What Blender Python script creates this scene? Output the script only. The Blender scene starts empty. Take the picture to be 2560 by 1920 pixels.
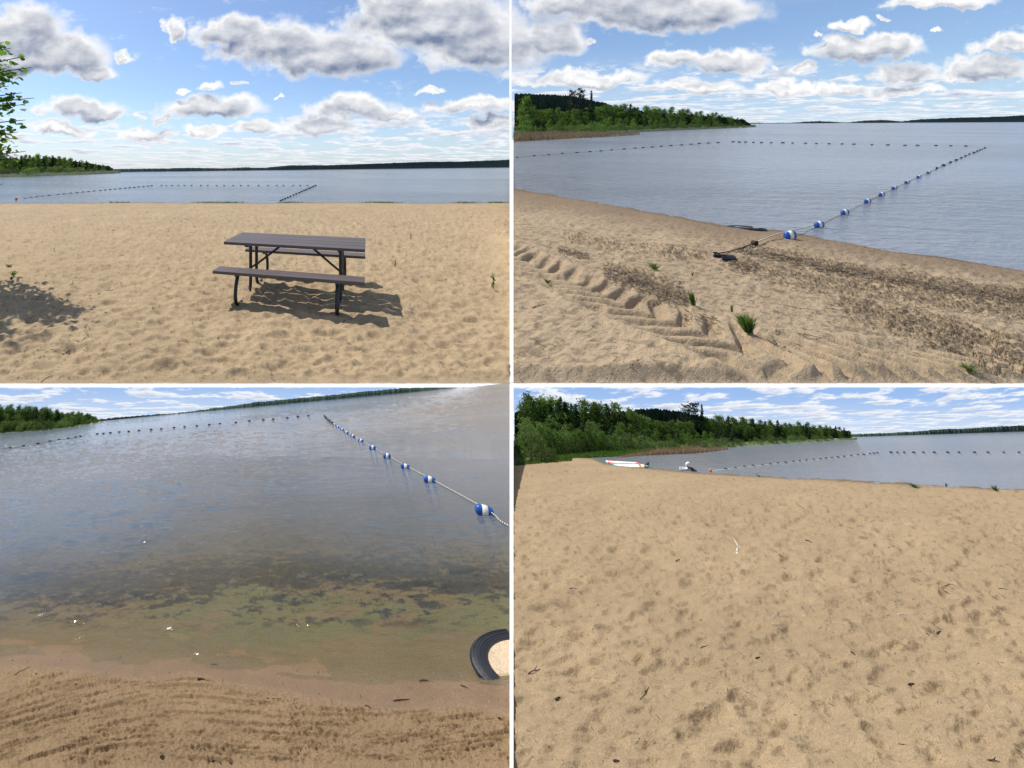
import bpy, math, random
import numpy as np
from mathutils import Vector, Matrix
random.seed(7)
rng = np.random.default_rng(11)
SC = bpy.context.scene

# ------------------------------------------------------------------ camera, sky, sun, exposure
# The camera looks level along +Y from (0,0,0); an architectural lens shift keeps every upright upright.
F, PU, PV = 980.0, 637.0, 422.0            # focal length and foot of the optical axis, in units of a 2560 wide picture
cam_d = bpy.data.cameras.new('camera'); cam = bpy.data.objects.new('camera', cam_d)
SC.collection.objects.link(cam); SC.camera = cam
cam.rotation_euler = (math.pi/2, 0, 0)
cam_d.sensor_width = 36.0; cam_d.lens = 36.0*F/2560.0
cam_d.shift_x = (1280-PU)/2560.0; cam_d.shift_y = -(960-PV)/2560.0
cam_d.clip_start = 0.05; cam_d.clip_end = 30000
SUN = Vector((-.50, .42, 1.0)).normalized()
sd = bpy.data.lights.new('sun', 'SUN'); so = bpy.data.objects.new('sun', sd); SC.collection.objects.link(so)
sd.energy = 4.8; sd.angle = math.radians(.53); sd.color = (1, .95, .87)
so.rotation_euler = SUN.to_track_quat('Z', 'Y').to_euler()
so.location = (0, 0, 60)
SC.view_settings.view_transform = 'Standard'; SC.view_settings.look = 'None'
SC.view_settings.exposure = 0; SC.view_settings.gamma = 1; SC.view_settings.use_curve_mapping = False
SC.render.engine = 'CYCLES'
SC.cycles.max_bounces = 6; SC.cycles.transparent_max_bounces = 12
SC.cycles.use_denoising = True
SKY = 0.1

class NT:
    """small node helper"""
    def __init__(s, t): s.t = t; s.n = t.nodes; s.l = t.links
    def new(s, ty, **k):
        n = s.n.new(ty)
        for a, b in k.items(): setattr(n, a, b)
        return n
    def put(s, sock, v):
        if isinstance(v, bpy.types.NodeSocket): s.l.new(v, sock)
        elif v is not None:
            try: sock.default_value = v
            except Exception: sock.default_value = tuple(v)+(1,)
    def m(s, op, a, b=None, c=None, clamp=False):
        n = s.new('ShaderNodeMath', operation=op, use_clamp=clamp)
        for i, v in enumerate((a, b, c)):
            if v is not None: s.put(n.inputs[i], v)
        return n.outputs[0]
    def v(s, op, a, b=None):
        n = s.new('ShaderNodeVectorMath', operation=op)
        s.put(n.inputs[0], a)
        if b is not None: s.put(n.inputs[3 if op == 'SCALE' else 1], b)
        return n.outputs[1] if op == 'LENGTH' else n.outputs[0]
    def noise(s, vec, scale, detail=4, rough=.55, dist=0):
        n = s.new('ShaderNodeTexNoise'); s.put(n.inputs['Vector'], vec)
        n.inputs['Scale'].default_value = scale; n.inputs['Detail'].default_value = detail
        n.inputs['Roughness'].default_value = rough; n.inputs['Distortion'].default_value = dist
        return n.outputs['Fac']
    def ramp(s, x, a, b, c=0., d=1., smooth=True):
        n = s.new('ShaderNodeMapRange', interpolation_type='SMOOTHSTEP' if smooth else 'LINEAR')
        s.put(n.inputs[0], x)
        for i, q in enumerate((a, b, c, d)): s.put(n.inputs[i+1], q)
        return n.outputs[0]
    def mix(s, f, a, b, bt='MIX'):
        n = s.new('ShaderNodeMix', data_type='RGBA', blend_type=bt)
        s.put(n.inputs[0], f); s.put(n.inputs[6], a); s.put(n.inputs[7], b)
        return n.outputs[2]
    def xyz(s, x, y, z=0.):
        n = s.new('ShaderNodeCombineXYZ')
        for i, q in enumerate((x, y, z)): s.put(n.inputs[i], q)
        return n.outputs[0]
    def sep(s, vec):
        n = s.new('ShaderNodeSeparateXYZ'); s.put(n.inputs[0], vec); return n.outputs

# cumulus clouds: bearing (x/y), height (z/y), half width, half height, in tangents
def zc(q, x, y, rx, ry):
    u = x*.5787 + (0 if q == 1 else 1280); v = y*.5787
    return ((u-PU)/F, (PV-v)/F, rx*.5787/F, ry*.5787/F)
CL = [zc(1, *c) for c in ((90,130,230,120),(300,230,190,105),(100,245,270,90),(400,300,130,45),(545,228,55,32),(755,130,50,50),(1000,130,200,75),
      (1180,180,270,110),(1400,225,330,120),(1560,240,190,90),(1900,90,420,150),(2080,190,330,140),(1760,30,260,90),
      (345,465,200,58),(470,490,80,34),(905,365,72,24),(920,455,225,58),(725,508,50,22),(780,382,38,13),(1030,340,30,13),
      (1203,412,30,11),(1530,465,215,62),(1720,485,110,32),(1870,380,72,20),(2060,450,220,38),(1360,545,180,48),
      (1110,545,100,42),(870,575,90,28),(640,575,120,30),(270,565,150,30),(2150,520,190,36),(590,500,30,14))]
CL += [zc(2, *c) for c in ((600,40,500,110),(380,20,340,90),(150,165,180,92),(340,178,50,15),(700,255,140,42),(930,275,170,56),
      (1130,292,28,12),(1470,115,90,30),(1600,75,26,12),(1520,210,270,60),(1640,190,130,55),(1280,300,45,26),(1860,5,240,38),(2150,190,180,48),
      (2040,300,230,62),(1700,315,150,45),(1190,380,160,34),(1430,375,130,34),(300,335,300,36),(820,380,180,30),
      (1830,140,40,12),(1330,150,30,10),(1700,390,180,30))]

def band(k, p, elev, a=0.):
    """layer of flat cumulus seen in perspective, thickening towards the horizon: returns alpha, lit"""
    inv = k.m('DIVIDE', 1., k.m('ADD', elev, .045))
    px = k.m('MULTIPLY', k.sep(p)[0], k.m('ADD', 7., k.m('MULTIPLY', inv, .25)))
    q = k.xyz(px, k.m('MULTIPLY', inv, .75), a)
    n = k.noise(q, 1.0, 6, .6); n2 = k.noise(k.v('ADD', q, (0.06, -.16, 0)), 1.0, 6, .6)
    al = k.ramp(n, .47, .56)
    lit = k.m('MULTIPLY', k.m('SUBTRACT', n, n2), 4.)
    return al, lit, n

def world():
    w = bpy.data.worlds.new('World'); SC.world = w; w.use_nodes = True
    k = NT(w.node_tree); k.n.clear()
    D = k.new('ShaderNodeTexCoord').outputs['Generated']
    sky = k.new('ShaderNodeTexSky', sky_type='NISHITA', sun_disc=False)
    sky.sun_elevation = math.asin(SUN.z); sky.sun_rotation = math.atan2(SUN.x, SUN.y)
    sky.air_density = 1.0; sky.dust_density = .8; sky.ozone_density = 1.3; sky.altitude = 200
    x, y, z = k.sep(D)
    yy = k.m('MAXIMUM', k.m('ABSOLUTE', y), .04)
    a = k.m('DIVIDE', x, yy); b = k.m('DIVIDE', z, yy)
    step = k.m('MULTIPLY', k.m('GREATER_THAN', a, (1279-PU)/F), k.m('GREATER_THAN', y, 0.))
    el = k.m('MAXIMUM', k.m('SUBTRACT', b, k.m('MULTIPLY', step, .118)), .0)
    p = k.xyz(a, b)
    # billowing edges
    n1 = k.new('ShaderNodeTexNoise'); k.put(n1.inputs['Vector'], p); n1.inputs['Scale'].default_value = 13; n1.inputs['Detail'].default_value = 5; n1.inputs['Roughness'].default_value = .55
    wv = k.v('MULTIPLY', k.v('SUBTRACT', n1.outputs['Color'], (.5, .5, .5)), (.14, .085, 0))
    pw = k.v('ADD', p, wv)
    f = None; fu = None; pu_ = k.v('ADD', pw, (-.006, .026, 0))
    for (ca, cb, ra, rb) in CL:
        cb -= .22*rb; rb *= 1.15
        qv = k.v('MULTIPLY', k.v('SUBTRACT', pw, (ca, cb, 0)), (1/ra, 1/rb, 0)); d = k.v('LENGTH', k.v('MAXIMUM', qv, k.v('MULTIPLY', qv, (-1, -1.7, 0))))
        f = d if f is None else k.m('MINIMUM', f, d)
        qu = k.v('MULTIPLY', k.v('SUBTRACT', pu_, (ca, cb, 0)), (1/ra, 1/rb, 0)); d2 = k.v('LENGTH', k.v('MAXIMUM', qu, k.v('MULTIPLY', qu, (-1, -1.7, 0))))
        fu = d2 if fu is None else k.m('MINIMUM', fu, d2)
    slope = k.m('SUBTRACT', fu, f)                      # positive on the upper side
    f = k.m('SUBTRACT', 1.12, f)                        # positive inside a cloud
    hn = k.noise(p, 26, 4, .52)
    f2 = k.m('ADD', f, k.m('MULTIPLY', k.m('SUBTRACT', hn, .5), .62))
    al = k.ramp(f2, -.05, .40)
    pn = k.noise(k.v('MULTIPLY', p, (1, 1.6, 1)), 10, 4, .5); pn2 = k.noise(k.v('MULTIPLY', k.v('ADD', p, (-.009, .016, 0)), (1, 1.6, 1)), 10, 4, .5)
    rel = k.m('MULTIPLY', k.m('SUBTRACT', pn, pn2), 1.5)
    thick = k.ramp(k.m('ADD', f2, k.m('MULTIPLY', k.m('SUBTRACT', pn, .5), .9)), .08, .68)
    front = k.m('GREATER_THAN', y, 0.)
    al = k.m('MULTIPLY', al, front)
    bright = k.m('ADD', k.m('ADD', k.m('SUBTRACT', 1.0, k.m('MULTIPLY', thick, .66)), k.m('MULTIPLY', slope, .55)), rel, clamp=True)
    c1 = k.mix(bright, (.19, .25, .39), (1.0, 1.0, 1.0))
    ba, bl, bn = band(k, p, el)
    ba = k.m('MULTIPLY', ba, k.ramp(el, .17, .11))
    ba = k.m('MULTIPLY', ba, .92)
    bb = k.m('ADD', k.m('SUBTRACT', .93, k.m('MULTIPLY', k.ramp(bn, .52, .66), .42)), bl, clamp=True)
    c2 = k.mix(bb, (.34, .42, .58), (.95, .96, 1.0))
    # behind the camera: scattered cloud by direction
    q = k.v('SCALE', k.xyz(x, y), k.m('DIVIDE', 1., k.m('ADD', k.m('MAXIMUM', z, 0.), .12)))
    gn = k.noise(q, 1.1, 6, .6)
    ga = k.m('MULTIPLY', k.ramp(gn, .5, .62), k.ramp(b, .40, .55))
    inv = 1/SKY
    hz = k.ramp(el, .0, .22, .52, .05)
    col = k.v('MULTIPLY', sky.outputs[0], SKYMUL)
    col = k.mix(hz, col, (.62*inv, .74*inv, .90*inv))
    def sc(c): return k.v('SCALE', c, inv)
    col = k.mix(k.m('MULTIPLY', ga, .8), col, (.8*inv, .82*inv, .86*inv))
    wn = k.noise(k.v('MULTIPLY', p, (1, 2.4, 1)), 9, 7, .68)
    col = k.mix(k.m('MULTIPLY', k.ramp(wn, .56, .74), k.m('MULTIPLY', front, .55)), col, (.93*inv, .95*inv, 1.*inv))
    col = k.mix(ba, col, sc(c2))
    col = k.mix(al, col, sc(c1))
    bg = k.new('ShaderNodeBackground'); bg.inputs[1].default_value = SKY
    k.put(bg.inputs[0], col)
    o = k.new('ShaderNodeOutputWorld'); k.l.new(bg.outputs[0], o.inputs[0])
    w.cycles.sampling_method = 'MANUAL'; w.cycles.sample_map_resolution = 512
SKYMUL = (1.22, 1.36, 1.55)
world()

# ------------------------------------------------------------------ helpers
def link(o):
    SC.collection.objects.link(o); return o
def tag(o, label=None, cat=None, group=None, kind=None):
    if label: o['label'] = label
    if cat: o['category'] = cat
    if group: o['group'] = group
    if kind: o['kind'] = kind
    return o
def mesh(name, V, Fc, mat, smooth=False):
    me = bpy.data.meshes.new(name); me.from_pydata([tuple(v) for v in V], [], [tuple(f) for f in Fc])
    if mat:
        for mm in (mat if isinstance(mat, (list, tuple)) else [mat]): me.materials.append(mm)
    if smooth: me.polygons.foreach_set('use_smooth', [True]*len(me.polygons))
    return me
def ob(name, me, parent=None, loc=(0, 0, 0), rot=(0, 0, 0), sc=(1, 1, 1)):
    o = bpy.data.objects.new(name, me); link(o)
    if parent: o.parent = parent
    o.location = loc; o.rotation_euler = rot; o.scale = sc
    return o
def empty(name, loc=(0, 0, 0), rot=(0, 0, 0), sc=(1, 1, 1)):
    o = bpy.data.objects.new(name, None); link(o); o.location = loc; o.rotation_euler = rot; o.scale = sc
    o.empty_display_size = .2
    return o
class MB:
    def __init__(s): s.V = []; s.F = []
    def add(s, V, Fc):
        b = len(s.V); s.V += [tuple(v) for v in V]; s.F += [tuple(i+b for i in f) for f in Fc]; return s
    def box(s, c, d, M=None, bev=0):
        x, y, z = (q/2 for q in d)
        if bev:
            V = []; e = bev
            for sz, ins in ((-z, e), (-z+e, 0), (z-e, 0), (z, e)):
                V += [(-x+ins, -y+ins, sz), (x-ins, -y+ins, sz), (x-ins, y-ins, sz), (-x+ins, y-ins, sz)]
            Fc = [(3, 2, 1, 0), (12, 13, 14, 15)]
            for k in range(3):
                for i in range(4):
                    j = (i+1) % 4; Fc.append((k*4+i, k*4+j, k*4+4+j, k*4+4+i))
        else:
            V = [(i, j, k) for k in (-z, z) for j in (-y, y) for i in (-x, x)]
            Fc = [(0, 2, 3, 1), (4, 5, 7, 6), (0, 1, 5, 4), (2, 6, 7, 3), (0, 4, 6, 2), (1, 3, 7, 5)]
        V = [Vector(v) for v in V]
        if M is not None: V = [M @ v for v in V]
        V = [v+Vector(c) for v in V]
        return s.add(V, Fc)
    def tube(s, P, R, n=8, cap=True, flat=None):
        P = [Vector(p) for p in P]
        if not hasattr(R, '__len__'): R = [R]*len(P)
        V = []; ref = None
        for i, p in enumerate(P):
            t = (P[min(i+1, len(P)-1)]-P[max(i-1, 0)]).normalized()
            if ref is None: ref = Vector((0, 0, 1)) if abs(t.z) < .9 else Vector((0, 1, 0))
            a = t.cross(ref).normalized(); b = a.cross(t); ref = b
            for k in range(n):
                q = 2*math.pi*k/n
                V.append(p+(a*math.cos(q)+b*math.sin(q))*R[i])
        Fc = [(i*n+k, i*n+(k+1) % n, (i+1)*n+(k+1) % n, (i+1)*n+k) for i in range(len(P)-1) for k in range(n)]
        if cap: Fc += [tuple(range(n-1, -1, -1)), tuple((len(P)-1)*n+k for k in range(n))]
        return s.add(V, Fc)
    def build(s, name, mat, parent=None, smooth=False, **k):
        return ob(name, mesh(name, s.V, s.F, mat, smooth), parent, **k)

ONES = ['first','second','third','fourth','fifth','sixth','seventh','eighth','ninth','tenth','eleventh','twelfth','thirteenth','fourteenth','fifteenth','sixteenth','seventeenth','eighteenth','nineteenth']
TENS = {2: ('twenty', 'twentieth'), 3: ('thirty', 'thirtieth'), 4: ('forty', 'fortieth'), 5: ('fifty', 'fiftieth'), 6: ('sixty', 'sixtieth'), 7: ('seventy', 'seventieth'), 8: ('eighty', 'eightieth'), 9: ('ninety', 'ninetieth')}
def nth(i):
    i += 1
    if i > 100: return 'one hundred and '+nth(i-101)
    if i == 100: return 'hundredth'
    if i < 20: return ONES[i-1]
    t, r = divmod(i, 10)
    return TENS[t][1] if r == 0 else TENS[t][0]+'-'+ONES[r-1]

# numpy value noise
def _h(i, j, s):
    n = (i.astype(np.int64)*374761393 + j.astype(np.int64)*668265263 + s*1442695040) & 0xffffffff
    n = ((n ^ (n >> 13))*1274126177) & 0xffffffff
    return ((n ^ (n >> 16)) & 0xffff)/65535.0
def vn(x, y, s=0):
    i = np.floor(x); j = np.floor(y); fx = x-i; fy = y-j
    fx = fx*fx*fx*(fx*(fx*6-15)+10); fy = fy*fy*fy*(fy*(fy*6-15)+10)
    a = _h(i, j, s); b = _h(i+1, j, s); c = _h(i, j+1, s); d = _h(i+1, j+1, s)
    return (a*(1-fx)+b*fx)*(1-fy)+(c*(1-fx)+d*fx)*fy
def fbm(x, y, o=4, s=0, g=.5):
    t = 0; a = 1; w = 0
    for k in range(o):
        t = t+a*vn(x*2**k+17.3*k, y*2**k-9.1*k, s+k); w += a; a *= g
    return t/w
def pits(x, y, cell, s):
    """footprint like hollows with a raised rim, one per cell"""
    X = x/cell; Y = y/cell; i0 = np.floor(X); j0 = np.floor(Y); t = np.zeros_like(x)
    for di in (-1, 0, 1):
        for dj in (-1, 0, 1):
            i = i0+di; j = j0+dj
            cx = i+.15+.7*_h(i, j, s); cy = j+.15+.7*_h(i, j, s+1); am = .4+.6*_h(i, j, s+2)
            an = _h(i, j, s+3)*3.14; el = .6+.5*_h(i, j, s+4)
            dx = X-cx; dy = Y-cy
            a = dx*np.cos(an)+dy*np.sin(an); b = (-dx*np.sin(an)+dy*np.cos(an))/el
            r = np.sqrt(a*a+b*b)/.36
            t += am*(-np.exp(-r*r)*1.0+.45*np.exp(-((r-1.25)/.35)**2))
    return t
def sstep(a, b, x):
    t = np.clip((x-a)/(b-a), 0, 1); return t*t*(3-2*t)

# the four grounds: z = -h - s*y + r*x
class Plane:
    def __init__(p, h, vl, k=0., u0=PU):
        p.r = -k; p.h = h; p.s = (vl+k*(PU-u0)-PV)/F
    def vl(p, u): return PV+F*p.s-p.r*(u-PU)
    def Y(p, u, v, t=0.): return (p.h-t)*F/(v-p.vl(u))
    def P(p, u, v, t=0.):
        Y = p.Y(u, v, t); return Vector(((u-PU)*Y/F, Y, -(v-PV)*Y/F))
    def Z(p, x, y): return -p.h-p.s*y+p.r*x
PL = {1: Plane(42.9*544/980, 412), 2: Plane(42.9*658/980, 298), 3: Plane(1.6, 1013, -.0932, 249), 4: Plane(1.15, 1010, -.015, 1900)}
S1 = PL[1].h/1.768; S2 = PL[2].h/1.7
def curve(pts, q, base=(0, 0)):
    ox = {1: 0, 2: 1280, 3: 0, 4: 1280}[q]; oy = {1: 0, 2: 0, 3: 960, 4: 960}[q]
    xs = [p[0]*.5787+ox for p in pts]; ys = [p[1]*.5787+oy for p in pts]
    return lambda u: np.interp(u, xs, ys)
def zp(q, x, y):
    return x*.5787+(1280 if q in (2, 4) else 0), y*.5787+(960 if q in (3, 4) else 0)

def set_attr(me, name, arr, ty='FLOAT_COLOR'):
    at = me.attributes.new(name, ty, 'POINT')
    at.data.foreach_set('color' if ty == 'FLOAT_COLOR' else 'value', np.ascontiguousarray(arr, dtype=np.float32).ravel())
def grid_mesh(name, X, Y, Z, mat, col=None, extra=None, smooth=True):
    n, m = X.shape
    me = bpy.data.meshes.new(name)
    co = np.stack([X, Y, Z], -1).reshape(-1, 3).astype(np.float32)
    me.vertices.add(n*m); me.vertices.foreach_set('co', co.ravel())
    idx = np.arange(n*m).reshape(n, m)
    q = np.stack([idx[:-1, :-1], idx[1:, :-1], idx[1:, 1:], idx[:-1, 1:]], -1).reshape(-1, 4)
    me.loops.add(q.size); me.loops.foreach_set('vertex_index', q.ravel().astype(np.int32))
    me.polygons.add(len(q)); me.polygons.foreach_set('loop_start', np.arange(0, q.size, 4, dtype=np.int32))
    me.update(calc_edges=True)
    me.polygons.foreach_set('use_smooth', np.full(len(q), smooth))
    if col is not None: set_attr(me, 'tint', np.concatenate([col.reshape(-1, 3), np.ones((n*m, 1))], 1))
    if extra is not None:
        for kk, a in extra.items(): set_attr(me, kk, a.ravel(), 'FLOAT')
    me.materials.append(mat)
    me.validate(); me.update()
    return me
def uvgrid(q, us, vs):
    U, Vv = np.meshgrid(us, vs)      # rows from far to near
    Y = PL[q].h*F/(Vv-PL[q].vl(U)); X = (U-PU)*Y/F
    return U, Vv, X, Y

# ------------------------------------------------------------------ materials
def newmat(name):
    m = bpy.data.materials.new(name); m.use_nodes = True; k = NT(m.node_tree); k.n.clear()
    out = k.new('ShaderNodeOutputMaterial'); return m, k, out
def simple(name, col, rough=.6, spec=.5, var=.12, nscale=8, bump=0., trans=0.):
    m, k, out = newmat(name)
    tc = k.new('ShaderNodeTexCoord').outputs['Object']
    n = k.noise(tc, nscale, 5)
    oi = k.new('ShaderNodeObjectInfo').outputs['Random']
    v = k.m('ADD', k.ramp(n, .3, .7, 1-var, 1+var), k.m('MULTIPLY', k.m('SUBTRACT', oi, .5), var))
    c = k.v('SCALE', tuple(col), v)
    b = k.new('ShaderNodeBsdfPrincipled'); k.put(b.inputs['Base Color'], c)
    b.inputs['Roughness'].default_value = rough; b.inputs['Specular IOR Level'].default_value = spec
    if bump:
        bn = k.new('ShaderNodeBump'); bn.inputs['Strength'].default_value = bump; bn.inputs['Distance'].default_value = .01
        k.put(bn.inputs['Height'], k.noise(tc, nscale*6, 4)); k.l.new(bn.outputs[0], b.inputs['Normal'])
    s = b.outputs[0]
    if trans:
        t = k.new('ShaderNodeBsdfTranslucent'); k.put(t.inputs[0], c)
        mx = k.new('ShaderNodeMixShader'); mx.inputs[0].default_value = trans
        k.l.new(s, mx.inputs[1]); k.l.new(t.outputs[0], mx.inputs[2]); s = mx.outputs[0]
    k.l.new(s, out.inputs[0]); return m
def sand_mat(name, S, grain=90, gb=.6, speck=.5, mid=14., mb=.5, rough=.9, wetspec=False, shear=0.):
    m, k, out = newmat(name)
    p = k.v('SCALE', k.new('ShaderNodeNewGeometry').outputs['Position'], 1/S)
    if shear:
        px_, py_, pz_ = k.sep(p); p = k.xyz(k.m('ADD', px_, k.m('MULTIPLY', py_, -shear)), py_, pz_)
    at = k.new('ShaderNodeAttribute', attribute_name='tint').outputs['Color']
    g1 = k.noise(p, grain*2.4, 3, .7); g2 = k.noise(p, mid, 5, .6); g3 = k.noise(p, 1.3, 4, .6)
    v = k.m('MULTIPLY', k.ramp(g1, .25, .75, 1-.5*speck, 1+.5*speck, False), k.ramp(g2, .25, .75, .9, 1.1, False))
    v = k.m('MULTIPLY', v, k.ramp(g3, .3, .7, .94, 1.06))
    c = k.v('SCALE', at, v)
    hue = k.mix(k.m('MULTIPLY', k.noise(p, grain*1.3, 2), .35), c, k.v('MULTIPLY', c, (1.15, .92, .78)))
    b = k.new('ShaderNodeBsdfPrincipled'); k.put(b.inputs['Base Color'], hue)
    b.inputs['Roughness'].default_value = rough; b.inputs['Specular IOR Level'].default_value = .25
    if wetspec:
        wt = k.new('ShaderNodeAttribute', attribute_name='wet').outputs['Fac']
        k.put(b.inputs['Roughness'], k.ramp(wt, 0, 1, .9, .38, False)); k.put(b.inputs['Specular IOR Level'], k.ramp(wt, 0, 1, .2, .55, False))
    b1 = k.new('ShaderNodeBump'); b1.inputs['Strength'].default_value = mb; b1.inputs['Distance'].default_value = .018*S
    k.put(b1.inputs['Height'], k.noise(p, mid*1.6, 6, .62))
    b2 = k.new('ShaderNodeBump'); b2.inputs['Strength'].default_value = gb; b2.inputs['Distance'].default_value = .004*S
    k.put(b2.inputs['Height'], k.noise(p, grain, 4, .7)); k.l.new(b1.outputs[0], b2.inputs['Normal'])
    k.l.new(b2.outputs[0], b.inputs['Normal'])
    k.l.new(b.outputs[0], out.inputs[0]); return m
def water_mat(name, S, base, rough=.1, wav=((1.2, 3.), (.35, 1.)), amp=.03, stretch=(1, 2.2, 1), clear=False, spec=.5, ior=1.33):
    m, k, out = newmat(name)
    pos = k.new('ShaderNodeNewGeometry').outputs['Position']
    p = k.v('MULTIPLY', k.v('SCALE', pos, 1/S), stretch)
    h = None
    for (sc, w) in wav:
        n = k.m('MULTIPLY', k.noise(p, sc, 3, .55, .6), w)
        h = n if h is None else k.m('ADD', h, n)
    patch = k.ramp(k.noise(k.v('MULTIPLY', k.v('SCALE', pos, 1/S), (.35, 1, 1)), .12, 4), .35, .65, .35, 1.)
    bn = k.new('ShaderNodeBump'); bn.inputs['Distance'].default_value = amp*S; k.put(bn.inputs['Strength'], patch)
    k.put(bn.inputs['Height'], h)
    b = k.new('ShaderNodeBsdfPrincipled')
    cv = k.ramp(k.noise(k.v('MULTIPLY', k.v('SCALE', pos, 1/S), (.3, 1, 1)), .2, 4), .3, .7, .88, 1.12)
    k.put(b.inputs['Base Color'], k.v('SCALE', tuple(base), cv))
    b.inputs['Roughness'].default_value = rough; b.inputs['IOR'].default_value = ior; b.inputs['Specular IOR Level'].default_value = spec
    k.l.new(bn.outputs[0], b.inputs['Normal'])
    s = b.outputs[0]
    if clear:
        op = k.new('ShaderNodeAttribute', attribute_name='murk_sheen').outputs['Fac']
        tr = k.new('ShaderNodeBsdfTransparent'); tr.inputs[0].default_value = (.90, .93, .86, 1)
        gl = k.new('ShaderNodeBsdfGlossy'); gl.inputs['Roughness'].default_value = .06; k.l.new(bn.outputs[0], gl.inputs['Normal'])
        fr = k.new('ShaderNodeFresnel'); fr.inputs[0].default_value = 1.33; k.l.new(bn.outputs[0], fr.inputs['Normal'])
        mg = k.new('ShaderNodeMixShader'); k.l.new(k.m('MINIMUM', fr.outputs[0], .34), mg.inputs[0]); k.l.new(tr.outputs[0], mg.inputs[1]); k.l.new(gl.outputs[0], mg.inputs[2])
        mx = k.new('ShaderNodeMixShader'); k.l.new(op, mx.inputs[0]); k.l.new(mg.outputs[0], mx.inputs[1]); k.l.new(s, mx.inputs[2]); s = mx.outputs[0]
    k.l.new(s, out.inputs[0]); return m
def leaf_mat(name, col, tcol, trans=.45, var=.35):
    m, k, out = newmat(name)
    oi = k.new('ShaderNodeObjectInfo').outputs['Random']
    tc = k.new('ShaderNodeTexCoord').outputs['Object']
    n = k.noise(tc, 7, 3)
    f = k.m('ADD', k.m('MULTIPLY', oi, var*1.2), k.m('ADD', k.m('MULTIPLY', n, var), 1-.9*var))
    c = k.v('SCALE', tuple(col), f); t = k.v('SCALE', tuple(tcol), f)
    d = k.new('ShaderNodeBsdfPrincipled'); k.put(d.inputs['Base Color'], c); d.inputs['Roughness'].default_value = .55; d.inputs['Specular IOR Level'].default_value = .25
    tr = k.new('ShaderNodeBsdfTranslucent'); k.put(tr.inputs[0], t)
    mx = k.new('ShaderNodeMixShader'); mx.inputs[0].default_value = trans
    k.l.new(d.outputs[0], mx.inputs[1]); k.l.new(tr.outputs[0], mx.inputs[2]); k.l.new(mx.outputs[0], out.inputs[0])
    return m
M = {}
M['sand1'] = sand_mat('dry_sand', S1, 60, .9, .6, 9, .55)
M['sand2'] = sand_mat('shore_sand', S2, 60, .9, .7, 12, 1., shear=1.25)
M['sand3'] = sand_mat('coarse_wet_sand', 1, 150, .9, .9, 40, .5, wetspec=True)
M['sand4'] = sand_mat('footworn_sand', 1, 90, 1., .75, 12, .4, shear=1.25)
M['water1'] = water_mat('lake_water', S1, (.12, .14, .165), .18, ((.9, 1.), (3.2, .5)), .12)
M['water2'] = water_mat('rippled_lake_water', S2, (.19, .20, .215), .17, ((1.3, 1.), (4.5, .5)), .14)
M['water3'] = water_mat('clear_lake_water', 1, (.175, .215, .27), .07, ((6, 1.), (16, .4)), .022, clear=True, spec=.28)  # blue-grey of reflected sky put into the base colour, specular lowered
M['water4'] = water_mat('bay_water', 1, (.19, .215, .25), .18, ((3., 1.), (12, .4)), .07)  # base colour carries the grey-blue of a sky reflection
M['white'] = simple('white_paint', (.86, .86, .85), .5, .3, .02, 2)
M['backlit_divider'] = simple('translucent_white', (.97, .97, .96), .8, .1, .02, 1, trans=.92)  # for the divider upright, translucent to brighten it with sun from behind
M['birch'] = leaf_mat('broadleaf_foliage', (.072, .118, .027), (.17, .30, .035), .42, .55)
M['spruce'] = leaf_mat('spruce_needles', (.030, .058, .022), (.06, .11, .025), .25, .4)
M['pine'] = leaf_mat('pine_needles', (.018, .028, .018), (.02, .04, .018), .15, .2)
M['bush'] = leaf_mat('willow_foliage', (.085, .13, .036), (.15, .25, .045), .4, .6)
M['aspen'] = leaf_mat('aspen_leaf', (.045, .10, .02), (.15, .30, .03), .45, .5)
M['grass'] = leaf_mat('grass_blade', (.06, .11, .02), (.14, .24, .03), .4)
M['reed'] = leaf_mat('dry_reed', (.28, .20, .12), (.30, .20, .10), .3)
M['bark'] = simple('bark', (.09, .07, .055), .9, .1, .3, 12, .5)
M['twig'] = simple('dead_twig', (.10, .075, .055), .9, .1, .5, 10, .4)
M['paletwig'] = simple('bleached_wood', (.42, .36, .30), .85, .1, .2, 10, .4)
M['paletwig2'] = simple('white_driftwood', (.62, .58, .52), .85, .1, .15, 10, .4)
M['wrack'] = simple('washed_up_weed', (.095, .07, .05), .95, .1, .5, 6)
M['twig2'] = simple('weathered_stem', (.20, .165, .13), .9, .1, .4, 10, .4)
M['litter'] = simple('dark_litter', (.055, .042, .032), .95, .1, .5, 6)
M['metal'] = simple('black_coated_steel', (.012, .012, .014), .38, .5, .2, 20)
M['blue'] = simple('blue_float_plastic', (.015, .085, .36), .35, .5, .12, 6)
M['band'] = simple('cream_float_plastic', (.78, .74, .62), .45, .4, .08, 6)
M['dark_float'] = simple('dark_float_plastic', (.02, .03, .06), .5, .3, .3, 6)
M['rubber'] = simple('black_rubber', (.012, .013, .018), .45, .45, .25, 20, .3)
M['orange'] = simple('orange_plastic', (.75, .17, .015), .4, .4, .05, 6)
M['red'] = simple('red_board_shell', (.62, .10, .07), .4, .4, .08, 6)
M['teal'] = simple('teal_board_shell', (.02, .30, .33), .4, .4, .08, 6)
M['pvc'] = simple('white_pvc', (.82, .82, .84), .35, .4, .03, 6)
M['stone'] = simple('grey_stone', (.28, .26, .24), .85, .2, .25, 5, .5)

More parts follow.
